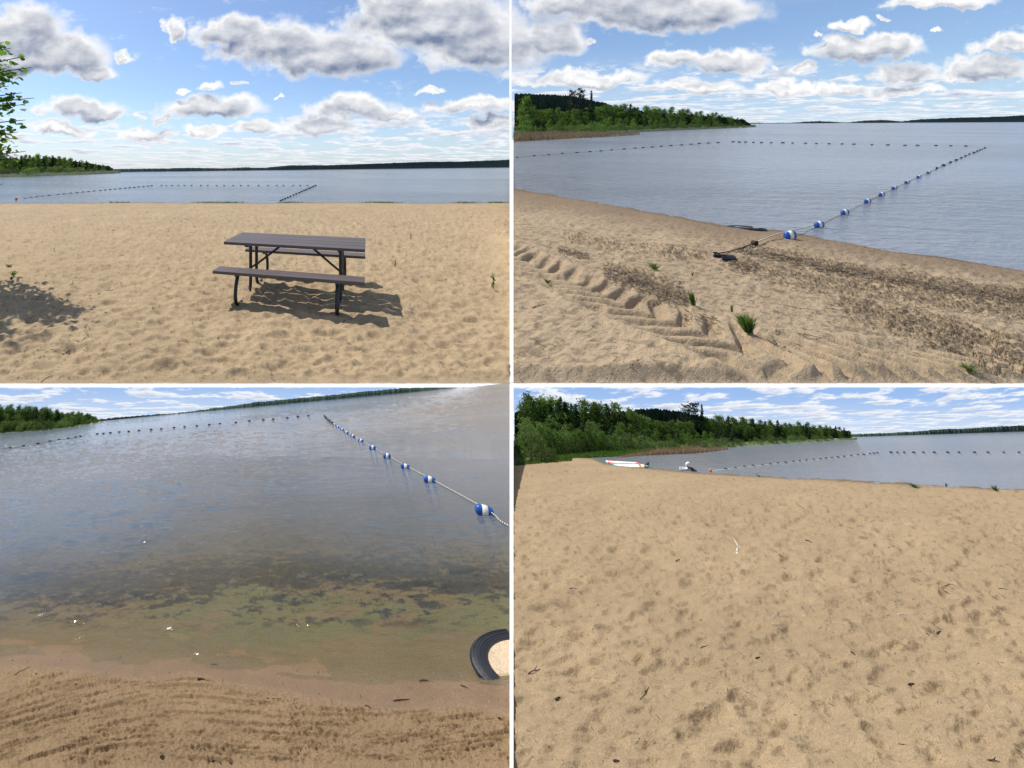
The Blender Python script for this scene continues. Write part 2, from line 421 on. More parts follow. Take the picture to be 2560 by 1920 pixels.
def plank_mat():
    m, k, out = newmat('brown_stained_plank')
    tc = k.new('ShaderNodeTexCoord').outputs['Object']
    g = k.noise(k.v('MULTIPLY', tc, (1.5, 40, 40)), 1., 6, .65)
    sp = k.noise(tc, 30, 3)
    c = k.mix(g, (.028, .021, .020), (.125, .096, .088)); c = k.v('SCALE', c, k.m('ADD', .8, k.m('MULTIPLY', k.new('ShaderNodeObjectInfo').outputs['Random'], .45)))
    c = k.mix(k.ramp(sp, .68, .74), c, (.03, .02, .018))
    b = k.new('ShaderNodeBsdfPrincipled'); k.put(b.inputs['Base Color'], c); k.put(b.inputs['Roughness'], k.ramp(g, .3, .7, .42, .62))
    bn = k.new('ShaderNodeBump'); bn.inputs['Strength'].default_value = .5; bn.inputs['Distance'].default_value = .03
    k.put(bn.inputs['Height'], g); k.l.new(bn.outputs[0], b.inputs['Normal']); k.l.new(b.outputs[0], out.inputs[0]); return m
M['plank'] = plank_mat()
def rope_mat():
    m, k, out = newmat('twisted_rope')
    tc = k.new('ShaderNodeAttribute', attribute_name='twist').outputs['Fac']
    s = k.m('SINE', k.m('MULTIPLY', tc, 6.283))
    c = k.mix(k.ramp(s, .2, .6), (.62, .58, .46), (.03, .05, .10))
    b = k.new('ShaderNodeBsdfPrincipled'); k.put(b.inputs['Base Color'], c); b.inputs['Roughness'].default_value = .8
    k.l.new(b.outputs[0], out.inputs[0]); return m
M['rope'] = rope_mat()
def hill_mat(name, a, b_, S):
    m, k, out = newmat(name)
    p = k.v('SCALE', k.new('ShaderNodeNewGeometry').outputs['Position'], 1/S)
    n = k.noise(k.v('MULTIPLY', p, (1, 1, .6)), 1., 5, .7)
    b = k.new('ShaderNodeBsdfPrincipled'); k.put(b.inputs['Base Color'], k.mix(k.ramp(n, .35, .65), a, b_)); b.inputs['Roughness'].default_value = 1; b.inputs['Specular IOR Level'].default_value = 0
    k.l.new(b.outputs[0], out.inputs[0]); return m
M['hill1'] = hill_mat('wooded_hill', (.035, .052, .052), (.065, .09, .078), 10)
M['hill3'] = hill_mat('wooded_hill_near', (.03, .05, .042), (.07, .10, .07), .22)
M['darkhill2'] = hill_mat('pine_hill', (.018, .032, .022), (.042, .062, .038), 6)
M['darkhill4'] = hill_mat('pine_hill_near', (.018, .032, .022), (.042, .062, .038), .1)

def backdrop_mat(name, L, elev_scale, x_scale, seed):
    """sky panel: gives off the light of a hazy blue sky with flat cumulus"""
    m, k, out = newmat(name)
    tc = k.new('ShaderNodeTexCoord').outputs['Object']     # x along, z up from the horizon, metres
    x, y, z = k.sep(tc)
    el = k.m('MAXIMUM', k.m('MULTIPLY', z, elev_scale), 0.)
    al, lit, n = band(k, k.xyz(k.m('MULTIPLY', x, x_scale), 0.), el, seed)
    base = k.mix(k.ramp(el, 0, .12), (.60, .73, .92), (.33, .52, .88))
    bb = k.m('ADD', k.m('SUBTRACT', .95, k.m('MULTIPLY', k.ramp(n, .52, .66), .55)), lit, clamp=True)
    col = k.mix(k.m('MULTIPLY', al, .92), base, k.mix(bb, (.36, .45, .62), (.95, .96, 1.)))
    e = k.new('ShaderNodeEmission'); k.put(e.inputs[0], col); e.inputs[1].default_value = L
    k.l.new(e.outputs[0], out.inputs[0]); return m

# ------------------------------------------------------------------ the four grounds
def cols(lo, hi, off_l, off_r, step=2.6):
    a = [off_l+(lo-off_l)*t for t in np.linspace(0, 1, 24)[:-1]] if off_l < lo else []
    b = [hi+(off_r-hi)*t for t in np.linspace(0, 1, 24)[1:]] if off_r > hi else []
    return np.array(list(a)+list(np.arange(lo, hi, step))+[hi]+list(b))
DRY = np.array((.335, .255, .152))

GR = {}
# 1: beach with the picnic table
us = cols(0, 1274.3, -5000, 1274.3); vs = np.concatenate([np.arange(499, 540, 1.6), np.arange(540, 957, 2.1), [957.3]])
U, Vv, X, Y = uvgrid(1, us, vs); x, y = X/S1, Y/S1
shore1 = 506.5+np.sin(us*.013)*.8
land = np.clip((Vv-shore1[None, :])/8, -1, 1)
fade = np.clip((Vv-500)/60, .25, 1)
hgt = .06*(fbm(x*2.2, y*2.2, 4, 3)-.5)+.032*pits(x, y*1.2, .33, 20)+.018*pits(x+3, y*1.3, .20, 40)+.072*(fbm(x*7, y*13, 4, 5, .55)-.5)
hgt = hgt*fade+.05*np.clip(land, -1, .6)
hgt = hgt*sstep(957.5, 935, Vv)
Z = PL[1].Z(X, Y)+hgt*S1
t = fbm(x*1.2, y*1.2, 4, 77)[..., None]
c = DRY*(.94+.14*t)
wet = sstep(6, 0, Vv-shore1[None, :])[..., None]; c = c*(1-wet*.45)
dk = sstep(.70, .78, fbm(x*30, y*30, 3, 90))[..., None]; c = c*(1-.3*dk)
GR[1] = (U[0], X, Y, Z)
o = ob('sand_beach', grid_mesh('sand_beach', X, Y, Z, M['sand1'], c)); tag(o, kind='structure')
def water_sheet(name, q, us, vtop, vbot, mat, drop=0., extra=None, n=60, wave=None, pw=1.5):
    vs = np.linspace(0, 1, n)**pw
    U = np.repeat(us[None, :], n, 0); T = vs[:, None]
    Vv = vtop(U)*(1-T)+vbot(U)*T
    Y = PL[q].h*F/(Vv-PL[q].vl(U)); X = (U-PU)*Y/F; Z = PL[q].Z(X, Y)-drop
    if wave: Z = Z+wave(X, Y)
    o = ob(name, grid_mesh(name, X, Y, Z, mat, None, extra(U, Vv) if extra else None)); tag(o, kind='structure'); return o
far1 = lambda u: np.interp(u, [-900, 295, 1274], [432, 430, 418.5])
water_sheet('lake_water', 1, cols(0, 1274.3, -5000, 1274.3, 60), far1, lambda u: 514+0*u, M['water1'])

# 2: tracked shore with the roped floats
sh2 = lambda u: np.interp(u, [1280, 1488, 1627, 1801, 1963, 2032, 2206, 2379, 2560, 3100], [471.5, 503, 529.5, 564, 579, 590, 622, 648, 676, 748])
us = cols(1283.5, 2562, 1283.5, 5200); vs = np.linspace(0, 1, 250)
U = np.repeat(us[None, :], 250, 0); v0 = sh2(U)-16; Vv = v0+(957.3-v0)*np.power(vs[:, None], 1.1)
Y = PL[2].h*F/(Vv-PL[2].vl(U)); X = (U-PU)*Y/F; x, y = X/S2, Y/S2
dsh = Vv-sh2(U)
# tyre track pressed into the sand
tp = [zp(2, *q) for q in ((-250, 1000), (0, 1120), (250, 1230), (500, 1350), (760, 1450), (1020, 1550), (1300, 1615), (1700, 1660), (2300, 1700), (2800, 1760))]
TP = [PL[2].P(*q)/S2 for q in tp]
best = np.full(X.shape, 9.); along = np.zeros(X.shape); acc = 0; side = np.zeros(X.shape)
for A, B in zip(TP[:-1], TP[1:]):
    dx, dy = B.x-A.x, B.y-A.y; L = math.hypot(dx, dy)
    tt = np.clip(((x-A.x)*dx+(y-A.y)*dy)/L**2, 0, 1)
    d = np.hypot(x-A.x-tt*dx, y-A.y-tt*dy); sd_ = ((x-A.x)*dy-(y-A.y)*dx)/L
    k_ = d < best; best = np.where(k_, d, best); along = np.where(k_, acc+tt*L, along); side = np.where(k_, sd_, side); acc += L
tr = np.exp(-(best/.38)**6); x0_ = x; x = x-1.25*y
wob = fbm(x*3, y*3, 3, 61)
ridge = tr*np.clip(np.sin((along+side*.55*np.sign(side)+.10*wob)*2*math.pi/.165)*1.7, -1, 1)*.025*(.5+wob)
ridge += .022*np.exp(-((best-.44)/.06)**2)-.015*tr
hgt = .06*(fbm(x*1.6, y*1.6, 4, 33)-.5)+.016*(fbm(x*8, y*8, 4, 35, .6)-.5)+.010*pits(x, y*1.3, .17, 50)*(1-tr)
lines_ = fbm(x*1.2+y*.8, (y*1.0+x*.33)*7, 4, 71)
hgt += .02*(lines_-.5)
amt = sstep(0, 40, dsh)
hgt = hgt*(.25+.75*amt)+ridge+.10*np.clip(dsh/60, -1, .6)
# crumbly wrack bands: lumps
def patch(cx, cy, rx, ry, rot=0.):
    a, b = zp(2, cx, cy); dx = (U-a)/(rx*.5787); dy = (Vv-b)/(ry*.5787)
    cr, sr = math.cos(rot), math.sin(rot)
    return np.exp(-((dx*cr+dy*sr*rx/ry*(ry/rx))**2+(dy*cr-dx*sr*ry/rx*(rx/ry))**2))
def bandc(pts, w):
    f_ = curve(pts, 2); lo, hi = zp(2, pts[0][0], 0)[0], zp(2, pts[-1][0], 0)[0]
    return np.exp(-((Vv-f_(U))/(w*.5787))**2)*sstep(lo-40, lo+90, U)*(1-sstep(hi-60, hi+30, U))
wr = np.maximum.reduce([bandc(((395, 1165), (520, 1220), (760, 1300)), 48), bandc(((970, 1080), (1300, 1150), (1500, 1185), (1800, 1240), (2300, 1310), (2900, 1400)), 22),
     .6*bandc(((900, 1150), (1250, 1230), (1600, 1280), (2000, 1340), (2800, 1450)), 55), .62*bandc(((1350, 1330), (1700, 1420), (2100, 1540), (2700, 1700)), 90),
     .55*bandc(((150, 1030), (500, 1090), (900, 1130)), 40), .6*bandc(((1900, 1560), (2212, 1630), (2700, 1700)), 50), .55*bandc(((200, 1080), (330, 1110)), 30)])
nz = fbm(x*20, y*42, 6, 81, .8); wm = np.clip(sstep(.47, .60, nz+.28*(wr-.55))*sstep(.1, .45, wr), 0, 1)
hgt += wm*.018*(.5+fbm(x*40, y*40, 2, 83))
hgt = hgt*sstep(957.5, 935, Vv)
Z = PL[2].Z(X, Y)+hgt*S2
c = np.ones(X.shape+(3,))*DRY*np.array((1.03, 1.05, 1.12))*(.93+.14*fbm(x*1.5, y*1.5, 4, 36)[..., None])
wet = (sstep(75, 15, dsh+14*(fbm(x*5, y*5, 3, 38)-.5)))[..., None]; c = c*(1-wet*np.array((.40, .43, .44)))
vw = sstep(9, 0, dsh)[..., None]; c = c*(1-vw*.3)
sc_ = sstep(.55, .68, fbm(x*11+5, (y+.3*x)*30, 4, 87))[..., None]*sstep(20, 60, dsh)[..., None]*(1-tr[..., None]*.7); c = c*(1-.34*sc_)
c = c*(1-wm[..., None]*.45)
GR[2] = (U[0], X, Y, Z)
o = ob('sand_shore', grid_mesh('sand_shore', X, Y, Z, M['sand2'], c)); tag(o, kind='structure')
far2 = lambda u: np.interp(u, [1283, 1885, 2560, 3200], [311.5, 309, 305.2, 303])
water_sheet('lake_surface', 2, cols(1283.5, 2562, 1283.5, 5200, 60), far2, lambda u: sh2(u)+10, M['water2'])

# 3: clear shallows
sh3f = curve(((-1500, 1150), (0, 1165), (150, 1168), (400, 1190), (600, 1204), (800, 1196), (1000, 1232), (1300, 1268), (1600, 1295), (2212, 1312)), 3)
us = cols(0, 1274.3, -400, 1274.3); vs = np.concatenate([np.arange(1120, 1180, 6), np.arange(1180, 1560, 3.2), np.arange(1560, 1924, 1.9), np.arange(1930, 2600, 16)])
U, Vv, X, Y = uvgrid(3, us, vs)
dv = Vv-sh3f(U); Ys = PL[3].h*F/(sh3f(U)-PL[3].vl(U)); dY = Ys-Y      # positive on land
hgt = np.where(dY > 0, np.clip(dY*.10, 0, .028), np.clip(dY*.06, -.22, 0))
hgt += .010*(fbm(X*2.4, Y*2.4, 3, 101)-.5)*np.clip(np.abs(dY)*3, 0, 1)
dry = sstep(.10, .22, dY+.10*(fbm(X*3, Y*3, 3, 103)-.5))
flow = Y+.10*np.sin(X*2.1)+.25*np.maximum(0, -.35-X)**1.3*.5
clump = fbm(X*62, Y*84, 3, 107, .75); rake = fbm(X*3.2, flow*42, 4, 109, .65)
hgt += dry*(.023*(clump-.45)*(.35+1.2*fbm(X*4, Y*4, 2, 111))+.017*(sstep(.42, .6, rake)-.5)*sstep(.35, .6, fbm(X*2, Y*3, 2, 113)+.12))
Z = PL[3].Z(X, Y)+hgt
c = np.ones(X.shape+(3,))*np.array((.235, .165, .092))
wetm = (1-dry)[..., None]; c = c*(1-wetm*np.array((.18, .24, .25)))
dampt = fbm(X*9, Y*9, 4, 115)[..., None]; c = c*(.88+.24*dampt)
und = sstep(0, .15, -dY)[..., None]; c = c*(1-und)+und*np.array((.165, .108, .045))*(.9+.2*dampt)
gx = fbm(X*3.2, Y*5, 4, 117); green = sstep(.46, .56, gx+.10*np.exp(-((Vv-1500)/70)**2)-.03)*sstep(1640, 1570, Vv)*sstep(1330, 1420, Vv)*sstep(250, 520, U)
c = c*(1-.75*green[..., None])+.75*green[..., None]*np.array((.125, .118, .038))
wd = fbm(X*10, Y*17, 6, 119, .72); wb = np.exp(-((Vv-(1425-.02*(U-600)+18*np.sin(U*.006)))/46)**2)
weed = .95*sstep(.46, .57, wd+.26*(wb-.25))*sstep(1590, 1520, Vv)*sstep(1180, 1260, Vv)
c = c*(1-.93*weed[..., None])
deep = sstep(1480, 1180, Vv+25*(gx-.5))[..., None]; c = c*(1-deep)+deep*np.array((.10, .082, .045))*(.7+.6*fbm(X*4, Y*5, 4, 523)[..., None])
wv_ = np.clip((1-dry), 0, 1)
GR[3] = (U[0], X, Y, Z)
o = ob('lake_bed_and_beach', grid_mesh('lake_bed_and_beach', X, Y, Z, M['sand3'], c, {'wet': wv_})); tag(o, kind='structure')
far3 = lambda u: PL[3].vl(u)+40
def murk_sheen(U, Vv):
    d = sh3f(U)-Vv
    return {'murk_sheen': np.clip(.02+.93*sstep(220, 640, d+.34*(650-U)*(U < 650)+60*(fbm(U*.004, Vv*.012, 3, 521)-.5)), 0, .95)}  # opacity also raised at left, where the blue-grey base stands for reflected sky
def ripples(X, Y):
    wx = X+.35*fbm(X*1.3, Y*1.3, 2, 501); wy = Y+.25*fbm(X*1.1+7, Y*1.1, 2, 503)+.22*X
    a = fbm(wx*2.6, wy*7.5, 3, 505, .55)-.5; b = fbm(wx*8-wy*3, wy*17, 3, 507, .6)-.5
    calm = .35+.9*sstep(.35, .65, fbm(X*.5, Y*.8, 3, 509))+1.0*sstep(-.2, -1.7, X)
    return (a*.036+b*.011)*calm*np.clip((Y-1.9)/.8, .15, 1)*np.clip(26/Y, .6, 1.3)
water_sheet('shallow_lake_water', 3, cols(0, 1274.3, -900, 1274.3, 3.2), far3, lambda u: sh3f(u)+14, M['water3'], 0., murk_sheen, 380, ripples, 1.1)

# 4: wide beach below the woods
sh4f = curve(((300, 316), (345, 320), (400, 343), (595, 364), (730, 377), (900, 390), (1100, 400), (1400, 415), (1700, 431), (2212, 460), (3400, 540)), 4)
us = cols(1283.5, 2562, 1283.5, 3300); vs = np.linspace(0, 1, 330)
U = np.repeat(us[None, :], 330, 0); top4 = np.where(U < 1454, np.interp(U, [1283, 1454], [1149, float(sh4f(1454))-5]), sh4f(U)-5); Vv = np.where(vs[:, None] < .9, top4+(1924-top4)*(vs[:, None]/.9)**1.15, 1924+(vs[:, None]-.9)*6500)
Y = PL[4].h*F/(Vv-PL[4].vl(U)); X = (U-PU)*Y/F
dsh = np.where(U < 1454, Vv-top4-5, Vv-sh4f(U))+40*sstep(1456, 1395, U)
fade = np.clip((Vv-1150)/120, .15, 1)
x, y = X-1.25*Y, Y
hgt = .045*(fbm(x*2.6, y*3.6, 4, 203)-.5)+.015*pits(x, y*1.3, .22, 220)+.011*pits(x+3, y*1.4, .16, 240)+.050*(fbm(x*8, y*17, 4, 205, .55)-.5)
hgt += .026*(fbm(x*3.5+y, y*13, 3, 211)-.5)
hgt = hgt*fade+.03*np.clip(dsh/10, -1, .5)
Z = PL[4].Z(X, Y)+hgt
c = np.ones(X.shape+(3,))*np.array((.315, .236, .136))*(.92+.16*fbm(x*1.5, y*1.5, 4, 236)[..., None])
wet = sstep(9, 0, dsh)[..., None]; c = c*(1-.5*wet)
dk = sstep(.72, .80, fbm(x*26, y*26, 3, 90))[..., None]; c = c*(1-.3*dk)
GR[4] = (U[0], X, Y, Z)
o = ob('wide_sand_beach', grid_mesh('wide_sand_beach', X, Y, Z, M['sand4'], c)); tag(o, kind='structure')
far4 = lambda u: np.interp(u, [1283, 2140, 2560, 3300], [1101, 1092, 1078.5, 1073])
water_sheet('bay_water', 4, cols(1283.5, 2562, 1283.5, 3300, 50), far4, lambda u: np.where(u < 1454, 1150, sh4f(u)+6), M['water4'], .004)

def G(q, u, v, t=0.):
    """the point of the modelled ground seen along a bearing"""
    us, X, Y, Z = GR[q]; j = min(len(us)-1, int(np.searchsorted(us, u)))
    if j and abs(us[j-1]-u) < abs(us[j]-u): j -= 1
    vv = PV-Z[:, j]/Y[:, j]*F; i = int(np.argmin(np.abs(vv-v)))
    return Vector((X[i, j], Y[i, j], Z[i, j]+t))
# skies beyond the two lower places
def sky_panel(name, Yd, u0, u1, vtop, vbot, mat):
    xs = np.linspace((u0-PU)/F*Yd, (u1-PU)/F*Yd, 40)
    zt = -(vtop-PV)/F*Yd; zb = -(vbot-PV)/F*Yd
    V = [(xx, 0, zz-zb) for zz in (zb-1.5, zb, zt) for xx in xs]
    n = len(xs); Fc = [(j*n+i, j*n+i+1, (j+1)*n+i+1, (j+1)*n+i) for j in range(2) for i in range(n-1)]
    o = ob(name, mesh(name, V, Fc, mat), loc=(0, Yd, zb)); tag(o, kind='structure'); return o
m3 = backdrop_mat('sky_light', 1.0, 1/41., 1/41., 3.7); m4 = backdrop_mat('sky_light_right', 1.0, 1/19., 1/19., 8.1)
sky_panel('sky_over_shallows', 40.5, -1500, 1274, 968, 1062, m3)
sky_panel('sky_over_bay', 19.0, 1284, 4200, 968, 1088, m4)

# white collage dividers between the four places, built up as solid strips
def divider_ribbon(name, Ys, ztop, depth=1.2):
    mb = MB(); V = []
    for Yy, zt in zip(Ys, ztop):
        a, b = (1274.3-PU)/F*Yy, (1283.5-PU)/F*Yy
        V += [(a, Yy, zt-depth*(1 if Yy < 41 else 8)), (a, Yy, zt), (b, Yy, zt), (b, Yy, zt-depth*(1 if Yy < 41 else 8))]
    Fc = []
    for i in range(len(Ys)-1):
        for k_ in range(4): Fc.append((i*4+k_, i*4+(k_+1) % 4, i*4+4+(k_+1) % 4, i*4+4+k_))
    Fc += [(0, 1, 2, 3), tuple(len(V)-4+i for i in (3, 2, 1, 0))]
    mb.add(V, Fc); o = mb.build(name, M['white']); return o
Ys = np.geomspace(.9, 30.6, 40); zt = [max(PL[3].Z((1279-PU)/F*a, a), PL[4].Z((1279-PU)/F*a, a))+.018 for a in Ys]
o = divider_ribbon('divider_strip', Ys, zt, 3.0); tag(o, 'long low white collage divider between the clear shallows and the wide beach', 'divider')
Ys = np.geomspace(42.87, 538, 30); zt = [max(PL[1].Z((1279-PU)/F*a, a), PL[2].Z((1279-PU)/F*a, a))+min(.5, .02+.08*(a-42.8)) for a in Ys]
o = divider_ribbon('divider_strip', Ys, zt); tag(o, 'long white collage divider between the picnic table beach and the tracked shore', 'divider')
zc_ = -(969-PV)/F*42; yb = -zc_*F/(958.3-PV)
mb = MB(); mb.add([(-245, 42, zc_), (198, 42, zc_), (198, yb, zc_), (-245, yb, zc_), (-245, 42, zc_-4), (198, 42, zc_-4), (198, yb, zc_-4), (-245, yb, zc_-4)],
    [(0, 1, 2, 3), (4, 5, 1, 0), (7, 6, 5, 4), (3, 2, 6, 7), (0, 3, 7, 4), (1, 5, 6, 2)])
o = mb.build('cross_divider', M['white']); tag(o, 'flat white collage divider running across below the two upper beaches', 'divider')
Ym = 540; a, b = (1274.3-PU)/F*Ym, (1283.5-PU)/F*Ym; z0 = PL[2].Z(a, Ym)-2; z1 = (PV+120)/F*Ym
wq = (b-a)*.98/math.cos(.5); mb = MB(); mb.box(((a+b)/2, Ym+2.5, (z0+z1)/2), (wq, .3, z1-z0), Matrix.Rotation(.5, 3, 'Z')); o = mb.build('divider_upright', M['backlit_divider'])  # collage divider continued upward, turned so the sun behind lights it through
tag(o, 'tall narrow white collage divider between the two upper skies', 'mast')

# ------------------------------------------------------------------ far hills
def ridge(name, q, top, bot, ulo, uhi, mat, rough, n=500, depth=.25, label=None, vtmin=-9999):
    us = np.linspace(ulo, uhi, n); V = []; Fc = []
    nn = fbm(us*.35, us*0+q*3.3, 3, 300+q, .8); n2 = fbm(us*.06, us*0, 3, 310+q)
    rows = [(-.15, 0.), (.5, .004), (1., .01), (.8, .03), (-.3, .06)]
    for hh, dd in rows:
        for i, u in enumerate(us):
            vb = float(bot(u)); Yb = PL[q].h*F/(vb-PL[q].vl(u)); vt = float(top(u))-rough*(nn[i]-.4)-rough*.4*(n2[i]-.5)
            vt = max(vt, vtmin); Yy = Yb*(1+dd); hq = hh*(1 if hh != .5 else .4+1.2*nn[i])
            V.append(((u-PU)/F*Yy, Yy, -(vb+(vt-vb)*hq-PV)/F*Yy))
    for j in range(len(rows)-1):
        for i in range(n-1): Fc.append((j*n+i, j*n+i+1, (j+1)*n+i+1, (j+1)*n+i))
    o = ob(name, mesh(name, V, Fc, mat, False)); tag(o, label, kind='structure'); return o
top1 = curve(((480, 731), (700, 728), (830, 725), (960, 728), (1060, 723), (1140, 725), (1250, 715), (1450, 713), (1700, 704), (1850, 699), (2000, 698), (2210, 690)), 1)
ridge('wooded_far_shore_hills', 1, top1, lambda u: far1(u)-.2, 280, 1274, M['hill1'], 2.2)
top2 = curve(((1030, 531), (1200, 531), (1310, 523), (1450, 529), (1520, 521), (1600, 518), (1680, 524), (1760, 516), (1900, 509), (2050, 506), (2130, 503), (2212, 498), (3300, 470)), 2)
ridge('wooded_far_shore_hills', 2, top2, lambda u: far2(u)-.2, 1870, 3150, M['hill1'], 2.2)
top3 = curve(((400, 155), (600, 137), (750, 127), (870, 112), (930, 104), (1000, 96), (1100, 80), (1300, 61), (1450, 46), (1600, 31), (1750, 18), (1900, 13), (2200, 8)), 3)
ridge('wooded_far_shore_hills', 3, top3, lambda u: far3(u)-.2, 225, 1165, M['hill3'], 4.5, vtmin=968.8)
top4 = curve(((1460, 218), (1600, 213), (1750, 205), (1850, 196), (1950, 193), (2100, 184), (2212, 179), (3400, 140)), 4)
ridge('wooded_far_shore_hills', 4, top4, lambda u: far4(u)-.3, 2125, 3250, M['hill3'], 3.)
#E1
# ------------------------------------------------------------------ wooded banks
def bank(name, q, near, back, ulo, uhi, cola, colb, lift=.01, n=160, rows_=10, mat=None):
    us = np.linspace(ulo, uhi, n); T = np.linspace(0, 1, rows_)[:, None]
    nv = np.array([float(near(u)) for u in us])[None, :]; bv = np.array([float(back(u)) for u in us])[None, :]
    U = np.repeat(us[None, :], rows_, 0); Vv = nv*(1-T)+bv*T
    Y = PL[q].h*F/(Vv-PL[q].vl(U)); X = (U-PU)*Y/F
    ss = {1: S1, 2: S2, 3: 1, 4: 1}[q]
    nz = fbm(U*.12, Vv*.6, 4, 400+q)
    Z = PL[q].Z(X, Y)+lift*ss*(sstep(0, .12, T)*(.5+nz)-.15)
    c = np.array(cola)*(1-nz[..., None])+np.array(colb)*nz[..., None]
    me = grid_mesh(name, X[::-1], Y[::-1], Z[::-1], mat, c)
    o = ob(name, me); tag(o, kind='structure'); return o
def ground_mat(name, S, sc):
    m, k, out = newmat(name)
    at = k.new('ShaderNodeAttribute', attribute_name='tint').outputs['Color']
    p = k.v('SCALE', k.new('ShaderNodeNewGeometry').outputs['Position'], 1/S)
    c = k.v('SCALE', at, k.ramp(k.noise(p, sc, 5, .7), .3, .7, .6, 1.4))
    b = k.new('ShaderNodeBsdfPrincipled'); k.put(b.inputs['Base Color'], c); b.inputs['Roughness'].default_value = 1
    k.l.new(b.outputs[0], out.inputs[0]); return m
GM = {1: ground_mat('bank_soil', S1, 1.), 2: ground_mat('bank_grass', S2, 1.), 3: ground_mat('bank_scrub', 1, 8), 4: ground_mat('bank_meadow', 1, 9)}
n1_ = curve(((-1500, 790), (0, 766), (120, 764), (300, 757), (420, 753), (522, 748)), 1)
bank('wooded_bank', 1, n1_, lambda u: np.interp(u, [-900, 0, 302], [427, 425, 431]), -900, 302, (.03, .045, .02), (.05, .06, .03), .4, mat=GM[1])
n2_ = curve(((0, 600), (130, 594), (430, 579), (600, 569), (870, 557), (1052, 549)), 2)
bank('wooded_bank', 2, n2_, lambda u: np.interp(u, [1283, 1889], [325, 315]), 1285, 1889, (.03, .045, .015), (.05, .06, .025), .3, mat=GM[2])
n3_ = curve(((-600, 270), (0, 213), (200, 200), (330, 184), (442, 164)), 3)
bank('wooded_bank', 3, n3_, lambda u: n3_(u)-3.5, -300, 256, (.05, .07, .025), (.09, .09, .05), .04, mat=GM[3])
n4_ = curve(((4, 345), (180, 330), (330, 317), (440, 312), (560, 301), (800, 290), (1000, 268), (1200, 256), (1490, 238)), 4)
bank('wooded_bank', 4, n4_, lambda u: np.interp(u, [1284, 1700, 2142], [1117, 1103, 1097]), 1285, 2142, (.07, .12, .025), (.11, .13, .04), .03, mat=GM[4])

# ------------------------------------------------------------------ trees: thing > trunk, crown
def leaf_cloud(pts, size, seed, squash=(1, 1, 1), up=.0):
    r = np.random.default_rng(seed); n = len(pts)
    a = r.normal(size=(n, 3)); a /= np.linalg.norm(a, axis=1)[:, None]
    b = np.cross(a, r.normal(size=(n, 3))); b /= np.linalg.norm(b, axis=1)[:, None]
    s = size*(.6+.8*r.random((n, 1)))
    V = np.concatenate([pts-a*s*.5-b*s*.15, pts+b*s*.5-a*s*.0, pts+a*s*.6, pts-b*s*.5], 1).reshape(-1, 3)
    Fc = np.arange(n*4).reshape(-1, 4)
    return V, Fc
def crown_mesh(kind, seed):
    r = np.random.default_rng(seed); P = []
    if kind == 'broad':
        nc = 52
        for i in range(nc):
            z = .05+.93*r.random()**.85; env = .20*math.sin(min(1, (1.02-z)/.55)*math.pi/2)*min(1, (z+.08)/.25)*(1.+.35*math.sin(z*23+seed))
            an = r.random()*6.28; d = env*math.sqrt(r.random())*1.05
            c = np.array([math.cos(an)*d, math.sin(an)*d, z]); m = 30
            P.append(c+r.normal(size=(m, 3))*np.array([.036, .036, .030]))
        size = .024
    elif kind == 'spruce':
        z = .06
        while z < .985:
            R = .175*(1-z)**.85+.008; nb = 7 if z < .7 else 5
            for b in range(nb):
                an = r.random()*6.28; L = R*(.75+.4*r.random()); m = max(4, int(26*L/.18))
                t = r.random(m)**.7
                P.append(np.stack([math.cos(an)*L*t, math.sin(an)*L*t, z-.10*L*t+(-.03*t)], 1)+r.normal(size=(m, 3))*np.array([.012, .012, .009]))
            z += .030*(1.15-.5*z)
        size = .026
    elif kind == 'pine':
        for i in range(17):
            z = .42+.56*(i/16); R = .17*(1.15-z)**.5*(.5+.7*r.random()); an = i*2.4+r.random()
            for q in range(3):
                c = np.array([math.cos(an)*R*(.35+.35*q), math.sin(an)*R*(.35+.35*q), z+.02*q])
                P.append(c+r.normal(size=(22, 3))*np.array([.032, .032, .015]))
        size = .024
    else:
        for i in range(46):
            th = r.random()*6.28; ph = math.acos(r.random()); R = (.80+.2*r.random())*(1+.12*math.sin(3*th+seed))
            c = np.array([math.cos(th)*math.sin(ph)*.5*R, math.sin(th)*math.sin(ph)*.5*R, .88*R*math.cos(ph)+.06])
            P.append(c+r.normal(size=(34, 3))*np.array([.07, .07, .06]))
        size = .040
    P = np.concatenate(P); P[:, 2] = np.maximum(P[:, 2], .015)
    V, Fc = leaf_cloud(P, size, seed+5)
    return V, Fc
def quick(name, V, Fc, mat):
    me = bpy.data.meshes.new(name); me.vertices.add(len(V)); me.vertices.foreach_set('co', np.ascontiguousarray(V, dtype=np.float32).ravel())
    q = np.ascontiguousarray(Fc, dtype=np.int32); me.loops.add(q.size); me.loops.foreach_set('vertex_index', q.ravel())
    me.polygons.add(len(q)); me.polygons.foreach_set('loop_start', np.arange(0, q.size, 4, dtype=np.int32))
    me.update(calc_edges=True); me.materials.append(mat); return me
KM = {'broad': 'birch', 'spruce': 'spruce', 'pine': 'pine', 'bush': 'bush'}
CR = {}; TRK = {}
for kd in KM:
    CR[kd] = [quick('crown', *crown_mesh(kd, 31*i+len(kd)), M[KM[kd]]) for i in range(4)]
    mb = MB()
    if kd == 'bush':
        for q in range(4):
            an = q*1.6; mb.tube([(0, 0, -.03), (.1*math.cos(an), .1*math.sin(an), .3), (.25*math.cos(an), .25*math.sin(an), .6)], [.02, .014, .006], 5)
    else:
        top = .97; mb.tube([(0, 0, -.03), (.004, 0, .3), (-.003, .003, .65), (0, 0, top)], [.016, .012, .007, .002], 6)
        for q in range(7):
            z = .3+.09*q; an = q*2.4; L = .12*(1.1-z)
            mb.tube([(0, 0, z), (math.cos(an)*L, math.sin(an)*L, z+.05)], [.004, .0015], 4)
    TRK[kd] = mesh('trunk', mb.V, mb.F, M['bark'])
